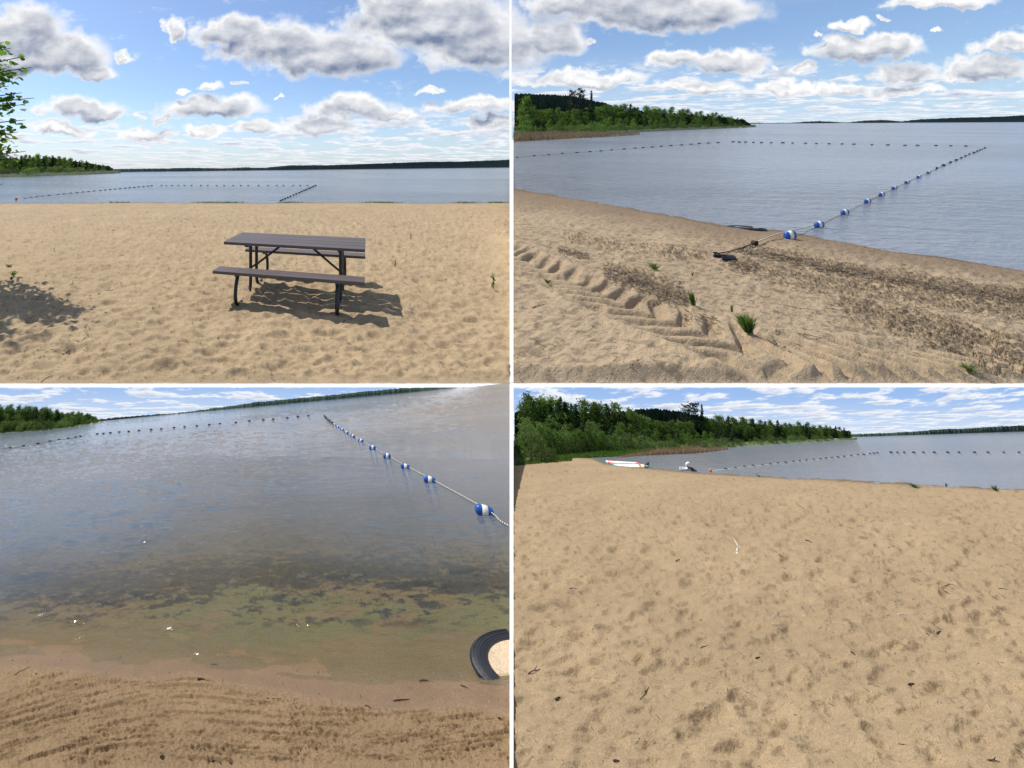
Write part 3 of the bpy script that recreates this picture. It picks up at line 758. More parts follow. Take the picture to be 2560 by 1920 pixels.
NAMES = {'broad': ('birch_tree', 'tree'), 'spruce': ('spruce_tree', 'tree'), 'pine': ('pine_tree', 'tree'), 'bush': ('willow_bush', 'bush')}
TREES = []
def tree(q, u, vb, vt, wpx, kind, place):
    Yb = PL[q].Y(u, vb); base = PL[q].P(u, vb); H = (vb-vt)*Yb/F
    tx = (u-PU)/F; wid = wpx*Yb/F/math.sqrt(1+tx*tx)
    own = {'broad': .44, 'spruce': .36, 'pine': .40, 'bush': 1.1}[kind]
    r = empty(NAMES[kind][0], base, (0, 0, random.random()*6.28), (wid/own, wid/own, H))
    i = random.randrange(4)
    ob('trunk', TRK[kind], r); ob('crown', CR[kind][i], r)
    TREES.append((place, kind, u, r, vb-vt, wpx)); return r
KN = {'broad': ('green birch', 'birches'), 'spruce': ('dark pointed spruce', 'spruces'), 'pine': ('dark ragged pine', 'pines'), 'bush': ('pale willow bush', 'willow bushes')}
WF = {1: 1.75, 2: 1.7, 3: 1.6, 4: 1.55}
def rowt(q, n, ulo, uhi, basef, topf, mix, wr, place, jit=.5, hv=.12, keep=None):
    for i in range(n):
        u = ulo+(uhi-ulo)*(i+.5+random.uniform(-jit, jit))/n
        kd = random.choices(list(mix), list(mix.values()))[0]
        vb = float(basef(u))+random.uniform(-.8, .8); vt = float(topf(u)); h = (vb-vt)*(1+random.uniform(-hv, hv*.5))
        w = random.uniform(*wr)*(.8 if kd == 'spruce' else 1)*WF[q]
        w = min(w, (.66 if kd != 'bush' else 1.7)*h)
        if q in (2, 4) and u-w*.6 < 1284: u = 1285+w*.6
        tree(q, u, vb, vb-h, w, kd, place)
# picnic beach view: point of woods on the left
P1 = 'on the point beyond the picnic table'
t1 = curve(((-1200, 560), (-300, 620), (0, 660), (60, 682), (120, 668), (240, 670), (350, 690), (420, 706), (470, 714), (505, 738)), 1)
rowt(1, 36, -12, 284, lambda u: n1_(u)-6.5, t1, {'broad': 5, 'spruce': 3}, (16, 26), P1)
rowt(1, 30, -12, 292, lambda u: n1_(u)-2.6, lambda u: n1_(u)-2.6-max(5, (n1_(u)-t1(u))*.42), {'broad': 4, 'bush': 6}, (14, 26), P1)
# tracked shore view
P2 = 'on the shore facing the tyre tracks'
t2 = curve(((0, 412), (60, 420), (100, 470), (170, 462), (210, 475), (330, 470), (400, 448), (500, 452), (560, 450), (640, 462), (720, 468), (790, 478), (860, 486), (930, 497), (1000, 508), (1030, 535)), 2)
rowt(2, 56, 1290, 1876, lambda u: np.interp(u, [1283, 1885], [330, 316.2]), t2, {'broad': 6, 'spruce': 3}, (20, 34), P2)
rowt(2, 44, 1290, 1880, lambda u: n2_(u)*.35+.65*np.interp(u, [1283, 1885], [333, 316.5]), lambda u: t2(u)*.55+.45*n2_(u), {'broad': 7, 'spruce': 3}, (18, 32), P2, hv=.25)
rowt(2, 44, 1290, 1884, lambda u: n2_(u)-np.interp(u, [1283, 1480, 1885], [10, 4, .6]), lambda u: n2_(u)-np.interp(u, [1283, 1500, 1800, 1885], [32, 26, 14, 5]), {'bush': 9, 'broad': 1}, (16, 34), P2, hv=.3)
for (x_, y0, y1, w) in ((262, 392, 470, 34), (298, 388, 470, 44), (343, 388, 468, 22)):
    a_, b_ = zp(2, x_, y1); tree(2, a_, 326, zp(2, x_, y0)[1], w*1.1, 'pine' if w > 25 else 'spruce', P2)
# shallows view
P3 = 'on the point beyond the clear shallows'
t3 = curve(((-600, 60), (0, 92), (60, 96), (120, 94), (200, 106), (250, 112), (300, 118), (350, 124), (390, 126), (430, 152)), 3)
rowt(3, 30, -12, 244, lambda u: n3_(u)-3., t3, {'broad': 8, 'spruce': 2}, (18, 30), P3)
rowt(3, 24, -12, 250, lambda u: n3_(u)-1.2, lambda u: n3_(u)-max(4, (n3_(u)-t3(u))*.45), {'bush': 8, 'broad': 2}, (16, 28), P3, hv=.25)
# wide beach view
P4 = 'along the bay by the wide beach'
t4 = curve(((0, 70), (60, 50), (110, 62), (170, 58), (240, 66), (320, 76), (410, 80), (470, 96), (500, 104), (560, 130), (620, 150), (740, 165), (830, 150), (900, 142), (1000, 138), (1060, 148), (1130, 156), (1200, 166), (1240, 160), (1300, 172), (1380, 180), (1450, 190), (1475, 215)), 4)
b4 = lambda u: np.interp(u, [1284, 1500, 1700, 2135], [1124, 1118, 1108, 1096.5])
rowt(4, 74, 1292, 2130, b4, t4, {'broad': 8, 'spruce': 2}, (34, 56), P4, hv=.10)
rowt(4, 58, 1292, 2126, lambda u: .6*b4(u)+.4*n4_(u)-2, lambda u: t4(u)*.62+.38*n4_(u), {'broad': 7, 'spruce': 3}, (30, 52), P4, hv=.22)
rowt(4, 34, 1292, 1650, lambda u: .3*b4(u)+.7*n4_(u)-3, lambda u: n4_(u)-np.interp(u, [1284, 1400, 1560, 1650], [105, 75, 52, 30]), {'broad': 6, 'bush': 4}, (34, 60), P4, hv=.2)
rowt(4, 34, 1600, 2136, lambda u: n4_(u)-np.interp(u, [1600, 1800, 2140], [6, 3, .6]), lambda u: n4_(u)-np.interp(u, [1600, 1800, 2000, 2140], [34, 26, 19, 7]), {'bush': 8, 'broad': 2}, (20, 42), P4, hv=.3)
for (x_, y0, y1, w) in ((45, 172, 335, 150), (110, 250, 335, 110), (225, 200, 300, 110), (160, 270, 330, 90), (370, 190, 292, 130), (310, 245, 300, 110), (470, 193, 282, 128), (545, 245, 282, 70), (720, 218, 268, 56), (745, 214, 264, 50), (600, 240, 272, 60), (430, 250, 292, 60)):
    a_, b_ = zp(4, x_, y1); tree(4, max(a_, 1284+w*.3), b_, zp(4, x_, y0)[1], w*.56, 'bush', P4)
for (x_, y0, w) in ((752, 92, 34), (786, 84, 46), (820, 84, 24)):
    a_, b_ = zp(4, x_, 0); tree(4, a_, 1106, zp(4, x_, y0)[1], w*1.15, 'pine' if w > 25 else 'spruce', P4)
from collections import defaultdict
byp = defaultdict(list)
for t_ in TREES: byp[(t_[0], t_[1])].append(t_)
for (place, kd), L in byp.items():
    L.sort(key=lambda t_: t_[2])
    vis = L; off = []
    for i, t_ in enumerate(vis):
        lab = f"{nth(i)} {KN[kd][0]} from left {place}"
        tag(t_[3], lab, NAMES[kd][1], f"{KN[kd][1]} {place}")
    for t_ in off:
        tag(t_[3], f"{KN[kd][0]} standing deeper in the woods {place}", NAMES[kd][1], f"{KN[kd][1]} {place}")

# dark pine covered hills behind the woods
hd2 = curve(((0, 405), (60, 404), (130, 408), (200, 412), (250, 416), (330, 430), (400, 446), (470, 470)), 2)
ridge('pine_covered_hill', 2, hd2, lambda u: 322+0*u, 1286, 1560, M['darkhill2'], 7., n=400)
hd4 = curve(((430, 130), (520, 116), (560, 110), (620, 108), (700, 116), (760, 128), (830, 145), (900, 165)), 4)
ridge('pine_covered_hill', 4, hd4, lambda u: 1102+0*u, 1520, 1815, M['darkhill4'], 9., n=400)

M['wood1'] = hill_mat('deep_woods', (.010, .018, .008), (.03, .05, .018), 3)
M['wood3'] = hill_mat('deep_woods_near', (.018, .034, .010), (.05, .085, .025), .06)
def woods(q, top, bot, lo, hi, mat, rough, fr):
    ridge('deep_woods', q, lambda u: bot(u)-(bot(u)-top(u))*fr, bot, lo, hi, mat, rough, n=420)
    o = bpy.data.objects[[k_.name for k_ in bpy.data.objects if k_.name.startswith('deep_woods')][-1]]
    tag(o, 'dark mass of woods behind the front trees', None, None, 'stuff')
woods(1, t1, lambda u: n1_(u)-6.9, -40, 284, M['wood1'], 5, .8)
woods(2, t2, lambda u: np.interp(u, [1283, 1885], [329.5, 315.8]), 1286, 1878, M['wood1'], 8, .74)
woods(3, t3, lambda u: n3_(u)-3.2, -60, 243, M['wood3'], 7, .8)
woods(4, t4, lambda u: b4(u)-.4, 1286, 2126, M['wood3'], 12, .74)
# reeds and bank grass: uncountable
def blades(name, q, n, regionf, hpx, wpx, mat, seed, lean=.25, kind='stuff', hf=None):
    r = np.random.default_rng(seed); V = []; Fc = []
    for i in range(n):
        u, v = regionf(r); P = PL[q].P(u, v); s = P.y/F
        H = hpx*s*(.5+.8*r.random())*(hf(u) if hf else 1); W = wpx*s*(.6+.8*r.random()); a = r.random()*6.28; l = lean*H*r.normal(); l2 = lean*H*r.normal()
        dx, dy = math.cos(a)*W/2, math.sin(a)*W/2*.5; b = len(V)
        V += [(P.x-dx, P.y-dy, P.z-.1*H), (P.x+dx, P.y+dy, P.z-.1*H), (P.x+dx*.8+l*.3, P.y+dy*.8+l2*.3, P.z+H*.6), (P.x-dx*.8+l*.3, P.y-dy*.8+l2*.3, P.z+H*.6), (P.x+l, P.y+l2, P.z+H)]
        Fc += [(b, b+1, b+2, b+3), (b+3, b+2, b+4)]
    o = ob(name, mesh(name, V, Fc, mat)); tag(o, kind=kind); return o
def regu(f_near, dlo, dhi, ulo, uhi, pw=1.):
    def g(r):
        u = ulo+(uhi-ulo)*r.random()**pw; d = dlo+(dhi-dlo)*r.random(); return u, float(f_near(u))-d
    return g
tag(blades('reeds', 2, 5200, regu(n2_, -7, 6, 1285, 1600, 1.25), 11, 1.4, M['reed'], 5, hf=lambda u: np.interp(u, [1285, 1420, 1500, 1600], [1.1, 1., .6, .15])), 'dry brown reeds standing in the shallow edge of the lake', 'reeds')
tag(blades('reeds', 4, 5200, regu(n4_, -5, 5, 1540, 1820), 12, 1.5, M['reed'], 6, hf=lambda u: np.interp(u, [1540, 1640, 1730, 1820], [.1, .8, .9, .15])), 'dry brown reeds at the edge of the bay', 'reeds')
tag(blades('shore_grass', 4, 9000, regu(n4_, -1, 13, 1378, 1700, 1.2), 8, 1.8, M['grass'], 7), 'bright green grass along the edge of the bay', 'grass')
tag(blades('shore_grass', 4, 2200, regu(lambda u: n4_(u)+4, -3, 4, 1286, 1430), 6, 1.6, M['grass'], 8), 'short green grass where the wide beach meets the bushes', 'grass')
tag(blades('shore_grass', 2, 4500, regu(n2_, 3, 12, 1286, 1640), 9, 1.5, M['grass'], 9), 'green grass behind the brown reeds', 'grass')
tag(blades('shore_scrub', 1, 1500, regu(n1_, 0, 4, -60, 300), 4, 1.2, M['grass'], 10), 'low scrub along the foot of the wooded point', 'scrub')
tag(blades('shore_scrub', 3, 1800, regu(n3_, 0, 4, -100, 254), 5, 1.4, M['grass'], 12), 'low scrub along the rocky foot of the wooded point', 'scrub')
# shoreline stones of the points
def stone(q, u, v, w, h, lab, grp):
    r = random.Random(int(u*13+v)); P = PL[q].P(u, v); s = P.y/F; mb = MB(); V = []; n = 7
    for j, (zz, rr) in enumerate(((-.2, .9), (.3, 1.), (.75, .7))):
        for i in range(n):
            a = 6.283*i/n; k_ = rr*r.uniform(.8, 1.15)*w*s/2; V.append((P.x+math.cos(a)*k_, P.y+math.sin(a)*k_, P.z+zz*h*s))
    V.append((P.x, P.y, P.z+h*s)); Fc = [(j*n+i, j*n+(i+1) % n, (j+1)*n+(i+1) % n, (j+1)*n+i) for j in range(2) for i in range(n)]+[(2*n+i, 2*n+(i+1) % n, 3*n) for i in range(n)]
    mb.add(V, Fc); o = mb.build('shore_stone', M['stone']); tag(o, lab, 'stone', grp)
for q, pts in ((1, ((330, 753, 8), (440, 750, 9), (500, 748, 14))), (2, ((905, 553, 8), (950, 552, 10), (985, 551, 14), (1030, 549, 10))), (3, ((210, 198, 9), (300, 186, 8), (345, 180, 10), (395, 172, 12), (430, 166, 12))), (4, ((1340, 244, 8), (1405, 241, 14), (1440, 239, 10), (1480, 236, 14)))):
    nm = {1: 'the point beyond the picnic table', 2: 'the point facing the tracked shore', 3: 'the point beyond the clear shallows', 4: 'the point across the bay'}[q]
    for i, (x_, y_, w) in enumerate(pts):
        a_, b_ = zp(q, x_, y_); stone(q, a_, b_+.4, w*.6, 2.2, f'{nth(i)} low grey stone at the waterline of {nm}', 'stones at the waterline')

# ------------------------------------------------------------------ swimming floats
def lathe(prof, n=12):
    V = []; Fc = []
    for (x_, r_) in prof:
        for k_ in range(n): a = 6.283185*k_/n; V.append((x_, r_*math.cos(a), r_*math.sin(a)))
    for j in range(len(prof)-1):
        for k_ in range(n): Fc.append((j*n+k_, j*n+(k_+1) % n, (j+1)*n+(k_+1) % n, (j+1)*n+k_))
    Fc += [tuple(range(n-1, -1, -1)), tuple((len(prof)-1)*n+k_ for k_ in range(n))]
    return V, Fc
PB = [(-.5, .10), (-.495, .24), (-.44, .36), (-.33, .44), (-.16, .475), (.16, .475), (.33, .44), (.44, .36), (.495, .24), (.5, .10)]
PBAND = [(-.165, .465), (-.160, .486), (0, .492), (.160, .486), (.165, .465)]
bodyV = lathe(PB, 20); bandV = lathe(PBAND, 20)
small_me = mesh('float', *lathe([(-.5, .12), (-.4, .38), (-.15, .48), (.15, .48), (.4, .38), (.5, .12)], 8), M['dark_float'], True)
bandlo = mesh('band', *lathe([(-.17, .46), (-.15, .50), (.15, .50), (.17, .46)], 8), M['band'], True)
def i_land(u, v): return v > sh2(u)-2
def float_at(q, u, v, wpx, hpx, direction, label, group, detail=True, sink=.15, yaw_flat=.55):
    Yb = PL[q].Y(u, v); P = PL[q].P(u, v); s = Yb/F; tx = (u-PU)/F
    L = wpx*s; D = hpx*s
    d = Vector(direction).normalized(); up = Vector((0, 0, 1)); sidev = up.cross(d).normalized(); up2 = d.cross(sidev)
    R = Matrix((d, sidev, up2)).transposed().to_4x4()
    squ = Matrix.Diagonal((1/math.sqrt(1+tx*tx*.5), yaw_flat if abs(tx) > .8 else .8, 1, 1))
    if q == 2: L *= 1.25; D *= 1.2
    A = squ @ R @ Matrix.Diagonal((L, D, D, 1))
    if q == 2 and i_land(u, v): P = G(2, u, v)
    r = empty('swim_float', P+Vector((0, 0, D*(.5-sink))))
    if detail:
        b = ob('body', mesh('body', [A @ Vector(p) for p in bodyV[0]], bodyV[1], M['blue'], True), r)
        ob('band', mesh('band', [A @ Vector(p) for p in bandV[0]], bandV[1], M['band'], True), r)
    tag(r, label, 'float', group); return r
def far_float(q, u, v, wpx, hpx, label, group):
    Yb = PL[q].Y(u, v); s = Yb/F; P = PL[q].P(u, v); tx = (u-PU)/F
    o = ob('swim_float', small_me, None, P+Vector((0, 0, hpx*s*.22)), (0, 0, random.uniform(-.25, .25)), (wpx*s, wpx*s*.3, hpx*s)); tag(o, label, 'float', group); return o
def rope_path(name, pts, rad, lab, mat='rope', pitch=.05, n=6):
    mb = MB(); mb.tube(pts, rad, n); me = mesh(name, mb.V, mb.F, M[mat], True)
    acc = 0; tw = []
    for i, p in enumerate(pts):
        if i: acc += (Vector(p)-Vector(pts[i-1])).length
        for k_ in range(n): tw.append(acc/pitch+k_/n*1.0)
    set_attr(me, 'twist', np.array(tw), 'FLOAT')
    o = ob(name, me); tag(o, lab, 'rope'); return o
def spline(pts, per=10):
    P = [Vector(p) for p in pts]; out = []
    for i in range(len(P)-1):
        a, b, c, d = P[max(i-1, 0)], P[i], P[i+1], P[min(i+2, len(P)-1)]
        for j in range(per):
            t_ = j/per; out.append(.5*((2*b)+(c-a)*t_+(2*a-5*b+4*c-d)*t_*t_+(3*b-a-3*c+d)*t_**3))
    out.append(P[-1]); return out
def lineset(q, xs, ys, wpx, hpx, where, group):
    pts = []
    for i, (x_, y_) in enumerate(zip(xs, ys)):
        a_, b_ = zp(q, x_, y_); far_float(q, a_, b_, wpx, hpx, f'{nth(i)} small dark float from the left in {where}', group); pts.append(PL[q].P(a_, b_+.3, .0))
    w = pts[0].y/F*.45
    return pts, w
# 1
xs = [105, 135, 158, 182, 212, 250, 276, 305, 333, 358, 382, 407, 434, 455, 476, 497, 518, 541, 560, 580, 600, 620, 640, 655]
ys = [857-54*((x_-105)/550)**.9 for x_ in xs]
p_, w = lineset(1, xs, ys, 5.5, 2.6, 'the slanting row past the picnic table', 'slanting far row of floats')
rope_path('float_rope', p_, w, 'thin dark rope of the slanting float row beyond the picnic table beach', 'dark_float')
xs = [698, 718, 742, 770, 797, 827, 868, 897, 936, 968, 1008, 1040, 1072, 1117, 1157, 1196, 1224, 1266, 1297, 1328]
lineset(1, xs, [802]*20, 4.6, 2.4, 'the level row past the picnic table', 'level far row of floats')
xs = [1212, 1221, 1231, 1243, 1255, 1268, 1280, 1292, 1303, 1314, 1324, 1334, 1343, 1353, 1363]
ys = [868-(x_-1212)*.43 for x_ in xs]
p_, w = lineset(1, xs, ys, 4.8, 4.4, 'the rising row past the picnic table', 'short rising row of floats')
rope_path('float_rope', p_, w, 'short dark rope of floats rising to the right beyond the picnic table beach', 'dark_float')
# 2
xs = [17, 96, 158, 218, 280, 337, 385, 431, 485, 533, 566, 606, 645, 687, 733, 774, 809, 848, 890]
ys = [681, 674, 669, 664, 660, 656, 653, 649, 645, 641, 639, 636, 633, 630, 627, 624, 621, 619, 617]
xs[0] = 22
p_, w = lineset(2, xs, ys, 7.5, 3.2, 'the slanting row off the tracked shore', 'slanting row off the tracked shore')
rope_path('float_rope', p_, w, 'thin dark rope of the slanting float row off the tracked shore', 'dark_float')
xs = [955, 982, 1009, 1043, 1078, 1120, 1170, 1212, 1268, 1315, 1370, 1426, 1477, 1555, 1624, 1698, 1752, 1832, 1896, 1961]
ys = [614, 615, 615, 616, 617, 618, 618, 619, 620, 621, 622, 623, 624, 626, 627, 629, 629, 630, 631, 632]
lineset(2, xs, ys, 7.5, 3.4, 'the level row off the tracked shore', 'level row off the tracked shore')
near2 = [(1203, 1017), (1327, 971), (1438, 918), (1536, 869), (1597, 840), (1652, 812), (1707, 787), (1758, 764), (1800, 745), (1835, 728), (1864, 715), (1894, 702), (1919, 692), (1941, 682), (1959, 674), (1976, 666), (1996, 659), (2010, 653), (2022, 648), (2032, 644), (2043, 639)]
wp = [25, 20, 17, 14, 12.5, 11.5, 10.5, 9.5, 8.5, 8, 7.5, 7, 6.5, 6, 6, 5.5, 5.5, 5, 5, 4.5, 4.5]
RP = [PL[2].P(*zp(2, *q)) for q in near2]
for i, ((x_, y_), w) in enumerate(zip(near2, wp)):
    a_, b_ = zp(2, x_, y_); dd = RP[min(i+1, 20)]-RP[max(i-1, 0)]
    # floats lie along the rope; seen nearly end on
    dirv = Vector((.9, -.25, .14))
    if i < 9: float_at(2, a_, b_+w*.35, w, w*.80, dirv, f'{nth(i)} blue and cream float from shore on the rope off the tracked beach', 'floats on the rope off the tracked shore', True)
    else: far_float(2, a_, b_+1, w, w*.9, f'{nth(i)} dark float from shore on the rope off the tracked beach', 'floats on the rope off the tracked shore')
k0 = G(2, *zp(2, 1050, 1064), .035*S2)
rp = [k0]
for i, q in enumerate(near2):
    a_, b_ = zp(2, *q); s = RP[i].y/F; cc = (RP[i] if i else G(2, a_, b_))+Vector((0, 0, wp[i]*s*(.25 if i else .45)))
    mid = (rp[-1]+cc)/2-Vector((0, 0, (-3 if i == 0 else 2 if i < 3 else .6)*s)); rp += [mid, cc]
rope_path('anchor_rope', spline(rp, 5), .007*S2, 'pale twisted rope running from the sand out over the water with blue floats', 'rope', .09*S2)
# knot, thin rope and half buried tyre
mb = MB(); kk = []
for i in range(40):
    a = i*.9; kk.append(k0+Vector((math.cos(a)*.022, math.sin(a*1.3)*.02, math.sin(a)*.026))*S2)
mb.tube(kk, .009*S2, 5); tag(mb.build('rope_knot', M['litter'], smooth=True), 'dark knotted lump at the sand end of the pale rope', 'knot')
ln = [k0]+[G(2, *zp(2, a, b), .012*S2) for a, b in ((985, 1078), (930, 1090), (880, 1100))]
rope_path('anchor_line', spline(ln, 6), .006*S2, 'thin dark line from the knot to the half buried tyre', 'litter')
def tyre(q, C, R, tube_r, a0, a1, S, lab, name='buried_tyre', tread=True, flat=.5):
    V = []; n = 60; prof = 10; r = empty(name, C)
    mb = MB()
    for i in range(n+1):
        a = a0+(a1-a0)*i/n
        for k_ in range(prof):
            t_ = 6.283*k_/prof; rr = R+tube_r*math.cos(t_)*(1+(.05 if tread and i % 2 else 0)); zz = tube_r*flat*math.sin(t_)
            V.append((math.cos(a)*rr, math.sin(a)*rr, zz))
    Fc = [(i*prof+k_, (i+1)*prof+k_, (i+1)*prof+(k_+1) % prof, i*prof+(k_+1) % prof) for i in range(n) for k_ in range(prof)]
    Fc += [tuple(range(prof)), tuple(n*prof+k_ for k_ in range(prof-1, -1, -1))]
    mb.add(V, Fc); mb.build('tyre_tread', M['rubber'], r, True)
    for j, (dr, hz) in enumerate(((-.62, .80), (-.35, .95), (-.05, 1.02), (.3, .97), (.6, .82))):
        m2 = MB(); m2.tube([(math.cos(a0+(a1-a0)*i/n)*(R+dr*tube_r), math.sin(a0+(a1-a0)*i/n)*(R+dr*tube_r), tube_r*flat*hz) for i in range(n+1)], tube_r*.028, 5); m2.build('rib', M['rubber'], r, True)
    tag(r, lab, 'tyre'); return r
C2 = G(2, *zp(2, 905, 1117), .012*S2)
t2 = tyre(2, C2, .125*S2, .038*S2, -2.0, 1.7, S2, 'black tyre half buried in sand at the end of the thin line', flat=.7); t2.scale = (.95, .42, 1)
mb = MB(); g0 = G(2, *zp(2, 878, 1112)); mb.tube([g0, g0+Vector((0, 0, .06*S2))], .008*S2, 6); mb.tube([g0+Vector((-.02*S2, 0, .06*S2)), g0+Vector((.02*S2, 0, .06*S2))], .008*S2, 6)
tag(mb.build('iron_peg', M['rubber']), 'small dark iron peg inside the half buried tyre', 'peg')
C5 = PL[2].P(*zp(2, 1010, 986), .0)
tyre(2, C5, .16*S2, .045*S2, 0.3, 5.6, S2, 'dark waterlogged tyre lying at the water edge left of the first blue float', 'sunken_tyre', False, .5)

# 3
xs = [44, 102, 164, 216, 255, 295, 327, 348]; ys = [277, 268, 258, 248, 242, 236, 231, 227]
p_, w = lineset(3, xs, ys, 8, 4, 'the short row off the clear shallows', 'short left row over the shallows')
rope_path('float_rope', [PL[3].P(-60, 1124)]+p_, w*.8, 'thin dark rope of the short float row at the left of the shallows', 'dark_float')
xs = [420, 447, 477, 516, 556, 600, 653, 697, 752, 798, 851, 904, 950, 1019, 1077, 1137, 1180, 1241, 1287, 1332]
ys = [217, 215, 212, 209, 206, 203, 198, 195, 190, 186, 182, 177, 173, 167, 161, 156, 153, 147, 142, 138]
lineset(3, xs, ys, 7, 4.2, 'the long row off the clear shallows', 'long row over the shallows')
near3 = [(1401, 137), (1406, 143), (1411, 148), (1418, 155), (1425, 161), (1435, 168), (1446, 176), (1459, 185), (1478, 196), (1497, 209), (1524, 225), (1559, 245), (1609, 275), (1672, 311), (1751, 356), (1856, 413), (2092, 545)]
wp3 = [4, 4.5, 5, 5, 5.5, 6, 7, 8, 9.5, 10.5, 12, 13.5, 16, 18.5, 23, 30, 45]
near3 = near3[::-1]; wp3 = wp3[::-1]; RP3 = [PL[3].P(*zp(3, *q)) for q in near3]
for i, ((x_, y_), w) in enumerate(zip(near3, wp3)):
    a_, b_ = zp(3, x_, y_); hp = w*(.60 if i < 3 else .8); lab = f'{nth(i)} blue and cream float from the right on the rope over the shallows'
    dirv = Vector((.9, -.22, -.10)) if i < 5 else Vector((.8, -.5, -.2))
    if i < 11: float_at(3, a_, b_+hp*.35, w, hp, dirv, lab, 'floats on the rope over the shallows', True, .22)
    else: far_float(3, a_, b_+1, w, w*1.1, lab.replace('blue and cream', 'tiny blue'), 'floats on the rope over the shallows')
rp = [PL[3].P(1274.3+14, 960+.5787*618, .02)]
rp = [PL[3].P(1272, 960+.5787*612, .02), PL[3].P(1250, 960+.5787*590, .02)]
for i, q in enumerate(near3):
    s = RP3[i].y/F; rp.append(RP3[i]+Vector((0, 0, wp3[i]*s*.12)))
rope_path('float_rope', spline(rp, 14), .0065, 'twisted cream and dark rope carrying blue floats over the clear shallows', 'rope', .045, 8)
# tyre at the right edge of the shallows: its right part lies under the white divider
C3 = PL[3].P(1318, 1664, .0)
ty = tyre(3, C3, .242, .050, math.radians(92), math.radians(262), 1, 'black ribbed tyre lying half sunk in sand beside the white divider', flat=.34); ty.scale = (1, .56, 1)
mb = MB(); V = [C3+Vector((0, 0, .012))]; n = 24
for i in range(n+1):
    a = math.radians(94+170*i/n); V.append(C3+Vector((math.cos(a)*.20, math.sin(a)*.20*.56, .006)))
mb.add(V, [(0, i+1, i+2) for i in range(n)])
o = mb.build('sand_fill', sand_mat('pale_coarse_sand', 1, 120, .9, 1.2, 40, .5)); set_attr(o.data, 'tint', np.tile((.52, .42, .29, 1), (len(V), 1)))
tag(o, 'pale sand filling the hole of the black tyre', 'sand')

# 4
xs = [923, 965, 1004, 1041, 1082, 1116, 1148, 1182, 1215, 1243, 1271, 1303, 1332, 1356, 1382, 1408, 1434, 1466, 1494, 1519, 1546, 1563, 1578]
ys = [367, 362, 357, 353, 350, 347, 343, 340, 336, 333, 330, 327, 325, 322, 319, 317, 314, 310, 307, 305, 302, 300, 298]
p_, w = lineset(4, xs, ys, 6.5, 4, 'the slanting row across the bay', 'slanting row across the bay')
rope_path('float_rope', [PL[4].P(*zp(4, 862, 374))]+p_, w*.8, 'thin pale rope of the slanting float row across the bay', 'band')
xs = [1637, 1665, 1694, 1735, 1777, 1824, 1882, 1931, 1998, 2056, 2124, 2190]
lineset(4, xs, [296]*12, 6.5, 4, 'the level row across the bay', 'level row across the bay')

def ball(q, u, v, d, mat, lab, S):
    P = PL[q].P(u, v); s = P.y/F; r = empty('marker_buoy', P+Vector((0, 0, d*s*.35)))
    V, Fc = lathe([(-.5, .1), (-.46, .24), (-.32, .40), (0, .5), (.32, .40), (.46, .24), (.5, .1)], 14)
    tx = (u-PU)/F; k_ = 1/math.sqrt(1+tx*tx)
    ob('buoy_ball', mesh('buoy_ball', [(p[1]*d*s*k_, p[2]*d*s*k_, p[0]*d*s) for p in V], Fc, M[mat], True), r)
    V, Fc = lathe([(-.08, .1), (0, .13), (.08, .1)], 8); ob('cap', mesh('cap', [((p[1]+.5)*d*s*k_, p[2]*d*s*k_, (p[0]+.2)*d*s) for p in V], Fc, M['dark_float'], True), r)
    tag(r, lab, 'buoy')
ball(4, *zp(4, 857, 379), 8.5, 'orange', 'orange marker buoy at the near end of the float row in the bay', 1)
ball(1, *zp(1, 70, 864), 7, 'orange', 'orange marker buoy at the left end of the floats beyond the picnic table', S1)

